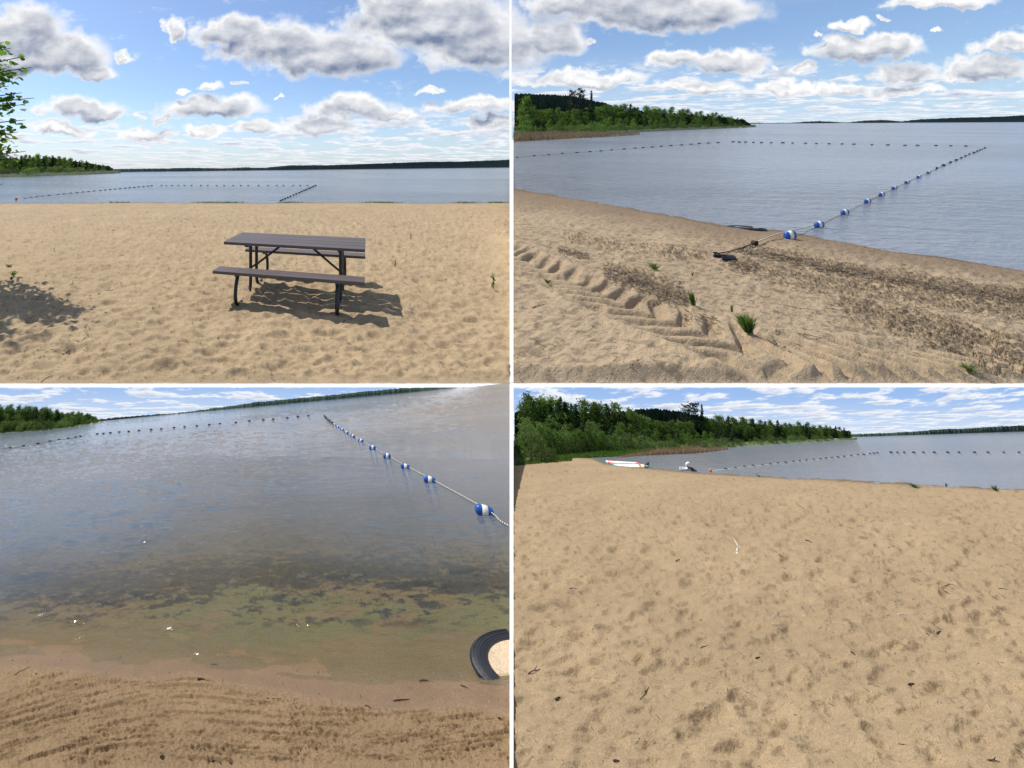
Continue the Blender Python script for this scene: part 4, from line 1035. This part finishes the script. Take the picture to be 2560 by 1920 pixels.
# paddle boards, swan and dark ring on the edge of the bay
def board(x0, y0, x1, y1, wid, mat, lab, stripe, fin):
    A = PL[4].P(*zp(4, x0, y0)); B = PL[4].P(*zp(4, x1, y1)); d = B-A; L = d.length; s = A.y/F
    t_ = d.normalized(); sdv = Vector((-t_.y, t_.x, 0)).normalized(); n = 16; th = 3.4*s; W = wid
    r = empty('paddle_board', (A+B)/2+Vector((0, 0, th*.35)))
    def sec(f_):
        x_ = (f_-.5)*2; w = W*max(.04, (1-abs(x_)**3.2))**.5/2; roc = .10*W*(abs(x_)**3); return w, roc
    def hull(f0, f1, grow=0., gz=None):
        gz = grow if gz is None else gz
        V = []; m = 8
        for i in range(n+1):
            f_ = f0+(f1-f0)*i/n; w, roc = sec(f_); c = t_*((f_-.5)*L)
            for k_ in range(m):
                a = 6.283*k_/m; V.append(c+sdv*(math.cos(a)*(w+grow))+Vector((0, 0, math.sin(a)*(th/2+gz)+roc)))
        Fc = [(i*m+k_, i*m+(k_+1) % m, (i+1)*m+(k_+1) % m, (i+1)*m+k_) for i in range(n) for k_ in range(m)]+[tuple(range(m-1, -1, -1)), tuple(n*m+k_ for k_ in range(m))]
        return V, Fc
    ob('hull', mesh('hull', *hull(0, 1), M[mat], True), r)
    V, Fc = hull(.06, .94, -.2*W, -th*.1); V = [Vector((v.x, v.y, v.z+th*.16)) for v in V]
    ob('deck', mesh('deck', V, Fc, M['pvc'], True), r)
    for (f0, f1, mm) in stripe: ob('stripe', mesh('stripe', *hull(f0, f1, .25*s), M[mm], True), r)
    if fin:
        mb = MB(); c = t_*(.38*L); z = th*.4
        mb.add([c+Vector((0, 0, z)), c+t_*(.10*L)+Vector((0, 0, z)), c+t_*(.115*L)+Vector((0, 0, z+9*s)), c+t_*(.08*L)+Vector((0, 0, z+6*s))]+[c+Vector((0, .02, z)), c+t_*(.10*L)+Vector((0, .02, z)), c+t_*(.115*L)+Vector((0, .02, z+9*s)), c+t_*(.08*L)+Vector((0, .02, z+6*s))],
               [(0, 1, 2, 3), (7, 6, 5, 4), (0, 4, 5, 1), (1, 5, 6, 2), (2, 6, 7, 3), (3, 7, 4, 0)]); mb.build('fin', M['rubber'], r)
    tag(r, lab, 'paddle board'); return r
board(405, 339, 548, 347, .13, 'red', 'red and white paddle board lying behind the teal one at the bay edge', ((.0, .06, 'pvc'), (.35, .37, 'pvc')), False)
board(432, 354, 594, 359, .16, 'teal', 'teal and white paddle board with black fin lying on the sand at the bay edge', ((.72, .78, 'orange'), (.86, .90, 'red')), True)
a_, b_ = zp(4, 745, 373); P = PL[4].P(a_, b_); s = P.y/F
r = empty('inflatable_swan', P)
def torus(R, rr, c, n=18, m=8, sy=1.):
    V = [(c[0]+math.cos(6.283*i/n)*(R+rr*math.cos(6.283*j/m)), c[1]+sy*math.sin(6.283*i/n)*(R+rr*math.cos(6.283*j/m)), c[2]+rr*math.sin(6.283*j/m)) for i in range(n) for j in range(m)]
    Fc = [(i*m+j, ((i+1) % n)*m+j, ((i+1) % n)*m+(j+1) % m, i*m+(j+1) % m) for i in range(n) for j in range(m)]; return V, Fc
ob('ring', mesh('ring', *torus(8.2*s, 3.2*s, (-1*s, 0, 3.3*s), sy=.35), M['pvc'], True), r)
mb = MB(); mb.tube(spline([(7*s, 0, 3*s), (8.2*s, 0, 8*s), (5.5*s, 0, 13*s), (6*s, 0, 17*s), (9*s, 0, 19*s)], 5), [2.6*s]*8+[2.1*s]*6+[1.9*s]*7, 9); mb.build('neck', M['pvc'], r, True)
V, Fc = lathe([(-.5, .1), (-.4, .35), (0, .5), (.35, .38), (.5, .15)], 12); ob('head', mesh('head', [(p[0]*6*s+9.5*s, p[1]*5*s, p[2]*5*s+18.5*s) for p in V], Fc, M['pvc'], True), r)
mb = MB(); mb.tube([(11.8*s, 0, 18.2*s), (14.5*s, 0, 16.4*s)], [1.3*s, .4*s], 7); mb.build('beak', M['orange'], r, True)
mb = MB(); mb.tube([(-8*s, 0, 5*s), (-12*s, 0, 9*s)], [2.6*s, .6*s], 7); mb.build('tail', M['pvc'], r, True)
tag(r, 'white inflatable swan with curved neck standing at the edge of the bay', 'inflatable swan')
a_, b_ = zp(4, 780, 375); P = PL[4].P(a_, b_); s = P.y/F
V, Fc = torus(6.5*s, 2.4*s, (0, 0, 0)); me = mesh('dark_swim_ring', [(v[0]*1.1, v[1], v[2]+2*s+v[0]*-.30) for v in V], Fc, M['rubber'], True)
o = ob('dark_swim_ring', me, None, P+Vector((0, 0, 1.2*s))); tag(o, 'black swim ring lying at the water edge beside the white swan', 'swim ring')

# ------------------------------------------------------------------ picnic table (metres, then scaled to its beach)
T = empty('picnic_table', PL[1].P(637+F*.571/5.406, 412+F*1.768/5.406), (0, 0, -.28), (S1,)*3)
T.location = (.571*S1, 5.406*S1, PL[1].Z(.571*S1, 5.406*S1))
tag(T, 'brown plank picnic table with black steel frame and two benches on the sand', 'picnic table')
L = 1.83; tt = .735; th = .04
def plankm(w, s_, seed):
    mb = MB(); mb.box((0, 0, 0), (L, w, th), None, .004); return mesh('plank', mb.V, mb.F, M['plank'])
pm = plankm(.187, 1, 0)
for i in range(4):
    y_ = (-.411+.1015)+i*.2063
    ob('plank', pm, T, (random.uniform(-.004, .004), y_, tt-th/2), (0, 0, random.uniform(-.002, .002)))
for sgn in (-1, 1):
    b = ob('bench', plankm(.234, 1, 0), T, (0, sgn*.676, .442-th/2))
    mb = MB()
    for x_ in (-.611, .611): mb.box((x_, 0, -th/2-.011), (.045, .20, .02))
    mb.build('seat_bracket', M['metal'], b)
tb = .0235
for x_ in (-.611, .611):
    for sgn in (-1, 1):
        mb = MB()
        yi = .150*sgn if x_ < 0 else .165*sgn
        P_ = [(x_, yi, tt-th-.01), (x_, yi, .35), (x_, yi*1.02, .14), (x_, yi+.05*sgn, .05), (x_, yi+.14*sgn, .012), (x_, sgn*.48, .006), (x_, sgn*.66, .010), (x_, sgn*.765, .055), (x_, sgn*.805, .15), (x_, sgn*.775, .28), (x_, sgn*.70, .442-th-.01)]
        mb.tube(spline(P_, 6), tb, 10); mb.build('frame_tube', M['metal'], T, True)
    mb = MB(); mb.box((x_, 0, tt-th-.015), (.05, .70, .028)); mb.build('top_bracket', M['metal'], T)
for sgn in (-1, 1):
    mb = MB(); mb.tube([(sgn*.16, 0, tt-th-.01), (sgn*.60, 0, .335)], .0155, 8); mb.build('brace', M['metal'], T, True)
    mb = MB(); mb.tube([(sgn*.611, -.16, .335), (sgn*.611, .17, .335)], .014, 8); mb.build('cross_bar', M['metal'], T, True)

# ------------------------------------------------------------------ aspen whose branches reach in at the left of the picnic beach
def Q1(x_, y_, z_=0.): return Vector((x_*S1, y_*S1, PL[1].Z(x_*S1, y_*S1)+z_*S1))
base = Q1(-5.0, 6.0)
A_ = empty('aspen_tree', base); tag(A_, 'leafy aspen whose branches reach into the left edge of the picnic table beach', 'tree')
mb = MB(); mb.tube([(0, 0, -.3*S1), (.05*S1, 0, 1.2*S1), (.12*S1, 0, 2.6*S1), (.2*S1, 0, 4.4*S1)], [.13*S1, .1*S1, .07*S1, .02*S1], 10); mb.build('trunk', M['bark'], A_, True)
lm = MB(); lm.add([(0, 0, 0), (.45, .12, .02), (.5, .5, -.03), (.0, 1.05, .02), (-.5, .5, -.03), (-.45, .12, .02)], [(0, 1, 2, 3), (0, 3, 4, 5)])
leaf_me = mesh('leaf', lm.V, lm.F, M['aspen'])
ends = []
def twigto(p0, p1, r0, bend=.1):
    p0 = Vector(p0); p1 = Vector(p1); m_ = (p0+p1)/2+Vector((0, 0, bend*(p1-p0).length)); mb = MB()
    mb.tube(spline([p0, m_, p1], 5), [r0*(1-.8*i/10) for i in range(11)], 5); mb.build('branch', M['bark'], A_, True); return p0, m_, p1
targets = [(70, 140), (50, 180), (25, 215), (62, 262), (30, 370), (50, 330), (88, 168), (60, 232), (40, 262), (30, 120), (42, 395), (95, 245), (70, 300), (45, 345), (72, 378), (20, 170), (10, 105), (25, 320), (8, 460)]
leaves = []
for (u_, v_) in targets:
    Yy = random.uniform(5.6, 6.4)*S1; p1 = Vector(((u_*.9-PU)/F*Yy, Yy, -(v_-PV)/F*Yy))-base
    p0 = Vector((random.uniform(.05, .15)*S1, 0, max(.6*S1, p1.z-.5*S1-random.random()*.3*S1))); a0, m_, a1 = twigto(p0, p1, .02*S1, .12)
    for i in range(44):
        f_ = .25+.65*random.random()**.7; p = (a0*(1-f_)**2+m_*2*f_*(1-f_)+a1*f_*f_)+Vector([random.gauss(0, .045)*S1, random.gauss(0, .10)*S1, random.gauss(0, .05)*S1])
        leaves.append(p)
# the leaves one can pick out reach into the picture
def lrot(): return (random.uniform(2.2, 4.0), random.uniform(-.8, .8), random.uniform(0, 6.28))
lt = bpy.data.objects
cnt = 0; extra_pts = []
for p in leaves:
    w_ = base+p; uu = PU+F*w_.x/w_.y
    if -12 < uu < 110 and cnt < 290:
        o = ob('leaf', leaf_me, A_, p, lrot(), (S1*.082*random.uniform(.75, 1.2),)*3); cnt += 1
    else: extra_pts.append(p)
r_ = np.random.default_rng(5)
for i in range(60):
    c = np.array([r_.uniform(-1.5, .62), r_.uniform(-.9, .8), r_.uniform(1.9, 4.4)])
    if c[0] > .45 and c[2] > 3.9: continue
    for j in range(34): extra_pts.append(Vector((c+r_.normal(size=3)*.14)*S1))
pts = np.array([tuple(p) for p in extra_pts])
V, Fc = leaf_cloud(pts, .10*S1, 77)
o = ob('foliage', quick('foliage', V, Fc, M['aspen']), A_); o['kind'] = 'stuff'

# ------------------------------------------------------------------ small plants
def tuft(q, x_, y_, wpx, hpx, n, lab, S, leanx=0., name='grass_tuft', mat='grass', cat='grass tuft'):
    a_, b_ = zp(q, x_, y_); P = G(q, a_, b_); s = P.y/F; rr = random.Random(int(x_*7+y_)); V = []; Fc = []
    for i in range(n):
        an = rr.uniform(0, 6.28); L_ = hpx*s*rr.uniform(.5, 1.15); sp = wpx*s*.62*rr.uniform(.15, 1.)
        r0 = Vector((rr.gauss(0, .06*wpx*s), rr.gauss(0, .05*wpx*s), -.04*L_)); tip = r0+Vector((math.cos(an)*sp+leanx*L_, math.sin(an)*sp*.6, L_)); md = r0*.45+tip*.55+Vector((0, 0, .12*L_))
        w = max(.45*s, .004*S)*rr.uniform(.6, 1.2); d_ = Vector((w, 0, 0)); b = len(V)
        V += [r0-d_, r0+d_, md+d_*.7, md-d_*.7, tip]; Fc += [(b, b+1, b+2, b+3), (b+3, b+2, b+4)]
    o = ob(name, mesh(name, V, Fc, M[mat]), None, P+Vector((0, 0, .01*S))); tag(o, lab, cat); return o
def sprig(q, x_, y_, hpx, lab, S, nl=8):
    a_, b_ = zp(q, x_, y_); P = G(q, a_, b_); s = P.y/F; r = empty('seedling', P); rr = random.Random(int(x_*3+y_)); H = hpx*s
    mb = MB(); mb.tube([(0, 0, -.1*H), (.04*H, 0, .5*H), (-.02*H, 0, H)], [.03*H, .02*H, .01*H], 5); mb.build('stem', M['grass'], r)
    for i in range(nl):
        z = H*(.25+.75*i/nl); an = i*2.4; l = hpx*s*.26
        ob('leaf', leaf_me_s, r, (0, 0, z), (rr.uniform(-1.2, -.5), 0, an), (l*.6, l, l))
    tag(r, lab, 'seedling')
leaf_me_s = mesh('leaf', lm.V, lm.F, M['grass'])
for (x_, y_, h, lab) in ((1775, 1036, 17, 'small green seedling on the sand right of the table, highest of the right hand seedlings'), (1708, 1155, 22, 'thin green seedling on the sand just right of the picnic table'),
                     (2130, 1245, 40, 'tall thin seedling on the sand at the right end of the picnic beach'), (235, 1088, 10, 'tiny green seedling alone on the sand left of the table, above the grass tufts'), (313, 1226, 9, 'tiny green seedling on the sand between the grass tufts and the table')):
    sprig(1, x_, y_, h, lab, S1)
for (x_, y_, w, h, lab) in ((40, 1158, 26, 11, 'wide green grass tuft at the left edge of the picnic beach, uppermost of three'), (58, 1190, 26, 13, 'green grass tuft at the left edge of the picnic beach, middle of three'), (50, 1213, 18, 8, 'small green grass tuft at the left edge of the picnic beach, lowest of three')):
    tuft(1, x_, y_, w, h, 40, lab, S1)
for (x_, y_) in ((900, 872), (990, 872), (1250, 872), (1640, 876), (1660, 877), (2150, 879)):
    pass
o = blades('waterline_weeds', 1, 1400, lambda r: (float(r.choice([300, 520, 575, 725, 940, 965, 1160, 1240]))+r.normal()*16, 506.8+r.normal()*.5), 3, 1.1, M['grass'], 31); tag(o, 'low weeds along the top edge of the picnic beach', 'weeds')
tuft(2, 1020, 1436, 46, 44, 230, 'large bushy green grass tuft on the pale sand of the tracked shore', S2, -.22)
tuft(2, 782, 1322, 22, 34, 60, 'upright green grass tuft at the right end of the dark wrack patch', S2, -.2)
tuft(2, 618, 1166, 36, 16, 60, 'low wide green grass tuft above the dark wrack patch', S2)
tuft(2, 155, 1228, 20, 12, 26, 'small sparse green grass tuft near the left edge of the tracked shore', S2)
tuft(2, 950, 1352, 10, 18, 14, 'few thin green blades just left of the large grass tuft', S2)
tuft(2, 778, 1196, 8, 12, 10, 'tiny tuft of green blades above the upright grass tuft', S2)
tuft(2, 1980, 1610, 60, 24, 34, 'sparse trailing green grass at the lower right of the tracked shore', S2)
tuft(4, 1735, 445, 46, 6, 70, 'low green weeds on the sand edge of the bay, wide patch', 1)
tuft(4, 1875, 446, 8, 9, 16, 'small upright green weed at the sand edge of the bay', 1)
tuft(4, 2090, 464, 20, 14, 30, 'green weed clump at the sand edge of the bay, farthest right', 1)
tuft(4, 1065, 402, 30, 4, 40, 'low green weeds at the sand edge of the bay, below the orange buoy', 1)
tuft(4, 580, 364, 22, 5, 30, 'green weeds beside the tail of the teal paddle board', 1)

# ------------------------------------------------------------------ sticks
def stick(q, x0, y0, x1, y1, rpx, mat, lab, S, fork=False, grp=None, bend=.03, name='stick', cat='stick'):
    A = G(q, *zp(q, x0, y0)); B = G(q, *zp(q, x1, y1)); s = (A.y+B.y)/2/F; r = rpx*s; rr = random.Random(int(x0*5+y1*3))
    A.z += r*.2; B.z += r*.2; c = (A+B)/2; d = B-A; sd_ = Vector((-d.y, d.x, 0)).normalized()*d.length
    pts = [A-c, (A*.65+B*.35)-c+sd_*rr.uniform(-bend, bend)+Vector((0, 0, r)), (A*.35+B*.65)-c+sd_*rr.uniform(-bend, bend)+Vector((0, 0, r*.6)), B-c]
    mb = MB(); sp = spline(pts, 4); mb.tube(sp, [r*(1-.55*i/(len(sp)-1))*rr.uniform(.85, 1.1) for i in range(len(sp))], 6)
    if fork:
        p = sp[6]; mb.tube([p, p+d*.2+sd_*.05+Vector((0, 0, 2*r)), p+d*.36+sd_*.10+Vector((0, 0, 4*r))], [r*.7, r*.5, r*.2], 5)
    o = mb.build(name, M[mat], None, True, loc=c); tag(o, lab, cat, grp); return o
S_ = [ (1, 285, 1527, 402, 1450, 1.7, 'twig', 'long dark stick slanting on the sand at lower left of the picnic beach', 0),
 (1, 422, 1270, 488, 1253, 2.2, 'litter', 'short thick dark stick on the sand left of the table feet', 1),
 (1, 520, 1550, 532, 1522, 1.6, 'paletwig', 'short pale stick near the lower left of the picnic beach', 1),
 (1, 1560, 1118, 1640, 1130, 1.2, 'paletwig', 'pale thin stick lying just behind the right end of the rear bench', 1),
 (1, 1275, 1143, 1320, 1128, .9, 'twig', 'thin curved twig seen under the picnic table', 0),
 (1, 180, 1650, 230, 1622, 1.6, 'twig', 'dark twig at the bottom left corner of the picnic beach', 1),
 (1, 1305, 1477, 1372, 1482, 1.2, 'twig', 'dark forked twig on the sand below the table shadow', 1),
 (1, 1764, 1326, 1772, 1306, 1.1, 'paletwig', 'tiny pale upright chip right of the table shadow', 0),
 (1, 2165, 1440, 2205, 1470, 1.4, 'twig', 'dark curled twig at the right end of the picnic beach', 1),
 (1, 150, 1510, 205, 1520, 1.3, 'twig', 'dark twig beside the branch shadow at the left of the picnic beach', 0),
 (2, 1112, 1096, 1262, 1131, 3.0, 'twig', 'long dark driftwood stick on the sand right of the buried tyre', 0),
 (2, 1168, 1028, 1232, 1056, .9, 'paletwig', 'thin pale straw crossing under the first blue float', 0),
 (2, 1210, 1156, 1310, 1162, 1.1, 'paletwig', 'thin pale straw in the dark wrack below the driftwood', 0),
 (2, 86, 1329, 148, 1313, 1.5, 'twig', 'dark stick near the left edge of the tracked shore', 0),
 (2, 756, 1383, 800, 1372, 1.5, 'paletwig', 'grey stick among the twigs left of the large grass tuft', 0),
 (2, 812, 1362, 905, 1392, 1.7, 'twig', 'brown bent stick left of the large grass tuft', 1),
 (2, 1233, 1440, 1358, 1463, 1.5, 'twig', 'brown stick on the sand right of the large grass tuft', 0),
 (2, 1085, 1452, 1160, 1440, 1.2, 'twig', 'thin brown stick just below the large grass tuft', 0),
 (2, 1452, 1492, 1478, 1562, 1.5, 'paletwig', 'pale upright straw leaning at the lower middle of the tracked shore', 0),
 (2, 1428, 1608, 1478, 1546, 1.5, 'paletwig', 'pale straw crossing the upright straw near the bottom of the tracked shore', 0),
 (2, 1425, 1535, 1505, 1576, 1.3, 'paletwig', 'pale straw lying across the two leaning straws', 0),
 (2, 1770, 1445, 1830, 1492, 1.5, 'twig', 'dark stick in the wrack at right of the tracked shore', 0),
 (2, 440, 1480, 520, 1498, 1.5, 'litter', 'dark splayed twig cluster on the sand below the tyre tracks', 1),
 (2, 100, 1482, 155, 1500, 1.3, 'litter', 'dark splayed twig at the lower left of the tracked shore', 1),
 (2, 160, 1600, 198, 1574, 1.3, 'litter', 'small dark twig near the bottom left of the tracked shore', 1),
 (2, 520, 1575, 560, 1550, 1.3, 'twig', 'small brown twig at the bottom of the tracked shore', 1),
 (3, 852, 1276, 912, 1286, 3.0, 'litter', 'thick black stick at the wet edge of the shallows', 0),
 (3, 910, 1212, 946, 1216, 1.6, 'litter', 'small black chip in the water just above the thick black stick', 0),
 (3, 1700, 1371, 1768, 1363, 3.0, 'litter', 'thick dark stick on wet sand left of the tyre', 0),
 (3, 1812, 1285, 1852, 1281, 3.4, 'twig', 'short brown piece of bark at the water edge near the tyre', 0),
 (3, 1990, 1303, 2022, 1315, 2.4, 'litter', 'small dark chip on wet sand just below the tyre', 1),
 (3, 1575, 1392, 1606, 1400, 2.8, 'litter', 'dark lump of debris on wet sand in the middle right', 1),
 (3, 1088, 1365, 1118, 1360, 3.0, 'litter', 'dark lump of debris on wet sand in the middle', 1),
 (3, 905, 1650, 930, 1625, 5.0, 'litter', 'black lump at the bottom middle of the coarse sand', 1),
 (3, 2150, 1445, 2172, 1450, 3.0, 'litter', 'small black lump on the sand by the white divider', 0),
 (3, 60, 1262, 128, 1222, 1.6, 'twig', 'thin dark stick on the sand at the left edge of the shallows', 0),
 (3, 1150, 1357, 1236, 1360, 1.4, 'litter', 'thin black twig right of the middle lump of debris', 0),
 (3, 690, 1612, 712, 1606, 3.2, 'litter', 'small black lump at the lower left of the coarse sand', 0),
 (4, 972, 730, 1008, 697, 3.0, 'paletwig2', 'bleached white forked driftwood on the wide beach', 1),
 (4, 1270, 676, 1296, 685, 2.0, 'litter', 'small black chip on the sand right of the white driftwood', 0),
 (4, 708, 768, 732, 756, 1.8, 'twig', 'small grey twig on the sand left of and below the white driftwood', 1),
 (4, 250, 886, 282, 882, 1.7, 'litter', 'dark chip at the left of the wide beach', 0),
 (4, 2102, 885, 2140, 890, 2.0, 'litter', 'dark chip at the right edge of the wide beach', 0),
 (4, 1662, 998, 1710, 996, 1.9, 'paletwig', 'pale forked twig at the right of the wide beach', 1),
 (4, 1128, 1008, 1146, 984, 1.8, 'paletwig', 'pale forked twig near the middle of the wide beach', 1),
 (4, 815, 1142, 848, 1130, 2.0, 'twig', 'small grey twig left of the middle of the wide beach', 1),
 (4, 68, 1252, 122, 1230, 2.4, 'twig', 'broken grey twig at the left edge of the wide beach', 1),
 (4, 552, 1366, 588, 1308, 2.2, 'twig', 'splintered grey twig at lower left of the wide beach', 1),
 (4, 1538, 1297, 1586, 1311, 1.6, 'twig', 'thin curved brown twig right of the middle of the wide beach', 0),
 (4, 1712, 1302, 1736, 1292, 2.6, 'litter', 'dark curled leaf like chip on the right half of the wide beach', 0),
 (4, 1675, 1556, 1740, 1574, 2.2, 'litter', 'dark stick near the bottom right of the wide beach', 0),
 (4, 2055, 1625, 2110, 1642, 2.4, 'twig', 'broken brown stick in the bottom right corner of the wide beach', 1),
 (4, 436, 1645, 466, 1630, 4.0, 'litter', 'dark chip at the bottom left of the wide beach', 0),
 (4, 184, 1364, 208, 1358, 3.0, 'litter', 'dark chip at left, below the broken grey twig', 0),
 (4, 1870, 868, 1905, 866, 1.5, 'litter', 'thin dark twig in the upper right of the wide beach', 1),
 (4, 1790, 1078, 1802, 1092, 1.9, 'litter', 'small dark twig left of the pale chip pair on the right', 1),
 (4, 1834, 1082, 1852, 1068, 1.9, 'twig', 'small grey twig just right of a dark one on the wide beach', 1),
 (4, 1055, 1188, 1072, 1180, 2.6, 'litter', 'small dark leaf on the middle of the wide beach', 0),
 (4, 1464, 1162, 1482, 1170, 2.4, 'litter', 'small dark leaf right of the middle leaf on the wide beach', 0)]
for (q, x0, y0, x1, y1, rp_, mt, lab, fk) in S_:
    stick(q, x0, y0, x1, y1, rp_*.62, mt, lab, {1: S1, 2: S2, 3: 1, 4: 1}[q], bool(fk) and math.hypot(x1-x0, y1-y0) > 45)

# litter too small to pick apart
def litter(name, q, n, regionf, lo, hi, mat, seed, lab, S, lift=.01):
    r = np.random.default_rng(seed); V = []; Fc = []
    for i in range(n):
        u, v = regionf(r); P = G(q, u, v); s = P.y/F; l = s*(lo+(hi-lo)*r.random()**2.2); w = s*(.35+.45*r.random()); an = r.random()*3.14
        d = Vector((math.cos(an)*l/2, math.sin(an)*l/2*1.6, r.normal()*.12*l)); e = Vector((-math.sin(an), math.cos(an), 0))*w
        c = P+Vector((0, 0, lift*S+w*.5)); b = len(V)
        V += [c-d-e, c-d+e, c+d+e*.5, c+d-e*.5, c+Vector((0, 0, w*1.4))]; Fc += [(b, b+1, b+4), (b+1, b+2, b+4), (b+2, b+3, b+4), (b+3, b, b+4)]
    o = ob(name, mesh(name, V, Fc, M[mat])); tag(o, lab, kind='stuff'); return o
def reg(u0, u1, v0, v1, pw=1.): return lambda r: (u0+(u1-u0)*r.random(), v0+(v1-v0)*r.random()**pw)
litter('beach_litter', 1, 420, reg(0, 1272, 530, 955, .8), 2, 9, 'litter', 41, 'specks and twigs scattered over the picnic beach', S1, .0)
litter('beach_litter', 1, 160, reg(0, 1272, 530, 955, .8), 2, 9, 'paletwig', 42, 'pale straw bits over the picnic beach', S1, .0)
litter('beach_litter', 1, 130, reg(0, 230, 690, 900), 4, 22, 'twig', 43, 'twigs below the aspen branches', S1, .0)
litter('beach_litter', 4, 520, reg(1285, 2560, 1190, 1918, .75), 2, 9, 'litter', 44, 'specks and chips scattered over the wide beach', 1, 0.)
litter('beach_litter', 4, 200, reg(1285, 2560, 1190, 1918, .75), 2, 9, 'paletwig', 45, 'pale bits scattered over the wide beach', 1, 0.)
litter('beach_litter', 3, 260, reg(0, 1272, 1640, 1918, .9), 2, 8, 'litter', 46, 'specks of debris on the coarse sand', 1, 0.)
litter('shell_grit', 3, 700, reg(0, 1272, 1600, 1918, .9), 1, 3, 'paletwig', 47, 'pale grit on the coarse sand', 1, 0.)
litter('beach_litter', 2, 700, lambda r: (1284+1276*r.random(), 600+355*r.random()), 2, 10, 'litter', 48, 'specks and twigs over the tracked shore', S2, 0.)
litter('beach_litter', 2, 500, lambda r: (1284+1276*r.random(), 600+355*r.random()), 2, 11, 'paletwig', 49, 'pale straws over the tracked shore', S2, 0.)
def onband(pts, w):
    f_ = curve(pts, 2); lo, hi = zp(2, pts[0][0], 0)[0], min(2560, zp(2, pts[-1][0], 0)[0])
    return lambda r: (lambda u: (u, float(f_(u))+r.normal()*w*.5787*.45))(lo+(hi-lo)*r.random())
for i, (pts_, w, n) in enumerate(((((395, 1165), (520, 1220), (760, 1300)), 50, 1500), (((970, 1080), (1300, 1150), (1500, 1185), (1800, 1240), (2300, 1310)), 26, 3000),
     (((900, 1150), (1250, 1230), (1600, 1280), (2000, 1340), (2300, 1380)), 70, 1800), (((1350, 1330), (1700, 1420), (2100, 1540), (2300, 1600)), 120, 2200), (((200, 1080), (330, 1110)), 24, 300), (((740, 1370), (830, 1390), (910, 1420)), 34, 160), (((930, 1130), (1010, 1160), (1060, 1150)), 30, 400))):
    litter('wrack', 2, int(n*(.22 if w > 60 else .7)), onband(pts_, w), 3, 14, 'wrack', 60+i, 'dark washed up plant debris', S2, .004)
    litter('wrack', 2, n//14, onband(pts_, w*.9), 4, 17, 'twig2', 80+i, 'pale stems in the washed up debris', S2, .008)
def subm(r): return 260+1010*r.random()**.8, 1400+90*r.normal()*.6+60
litter('sunken_twigs', 3, 420, lambda r: (250+1020*r.random()**.8, float(np.clip(1450+50*r.normal(), 1330, 1560))), 4, 26, 'litter', 95, 'dark twigs lying on the lake bed', 1, .0)
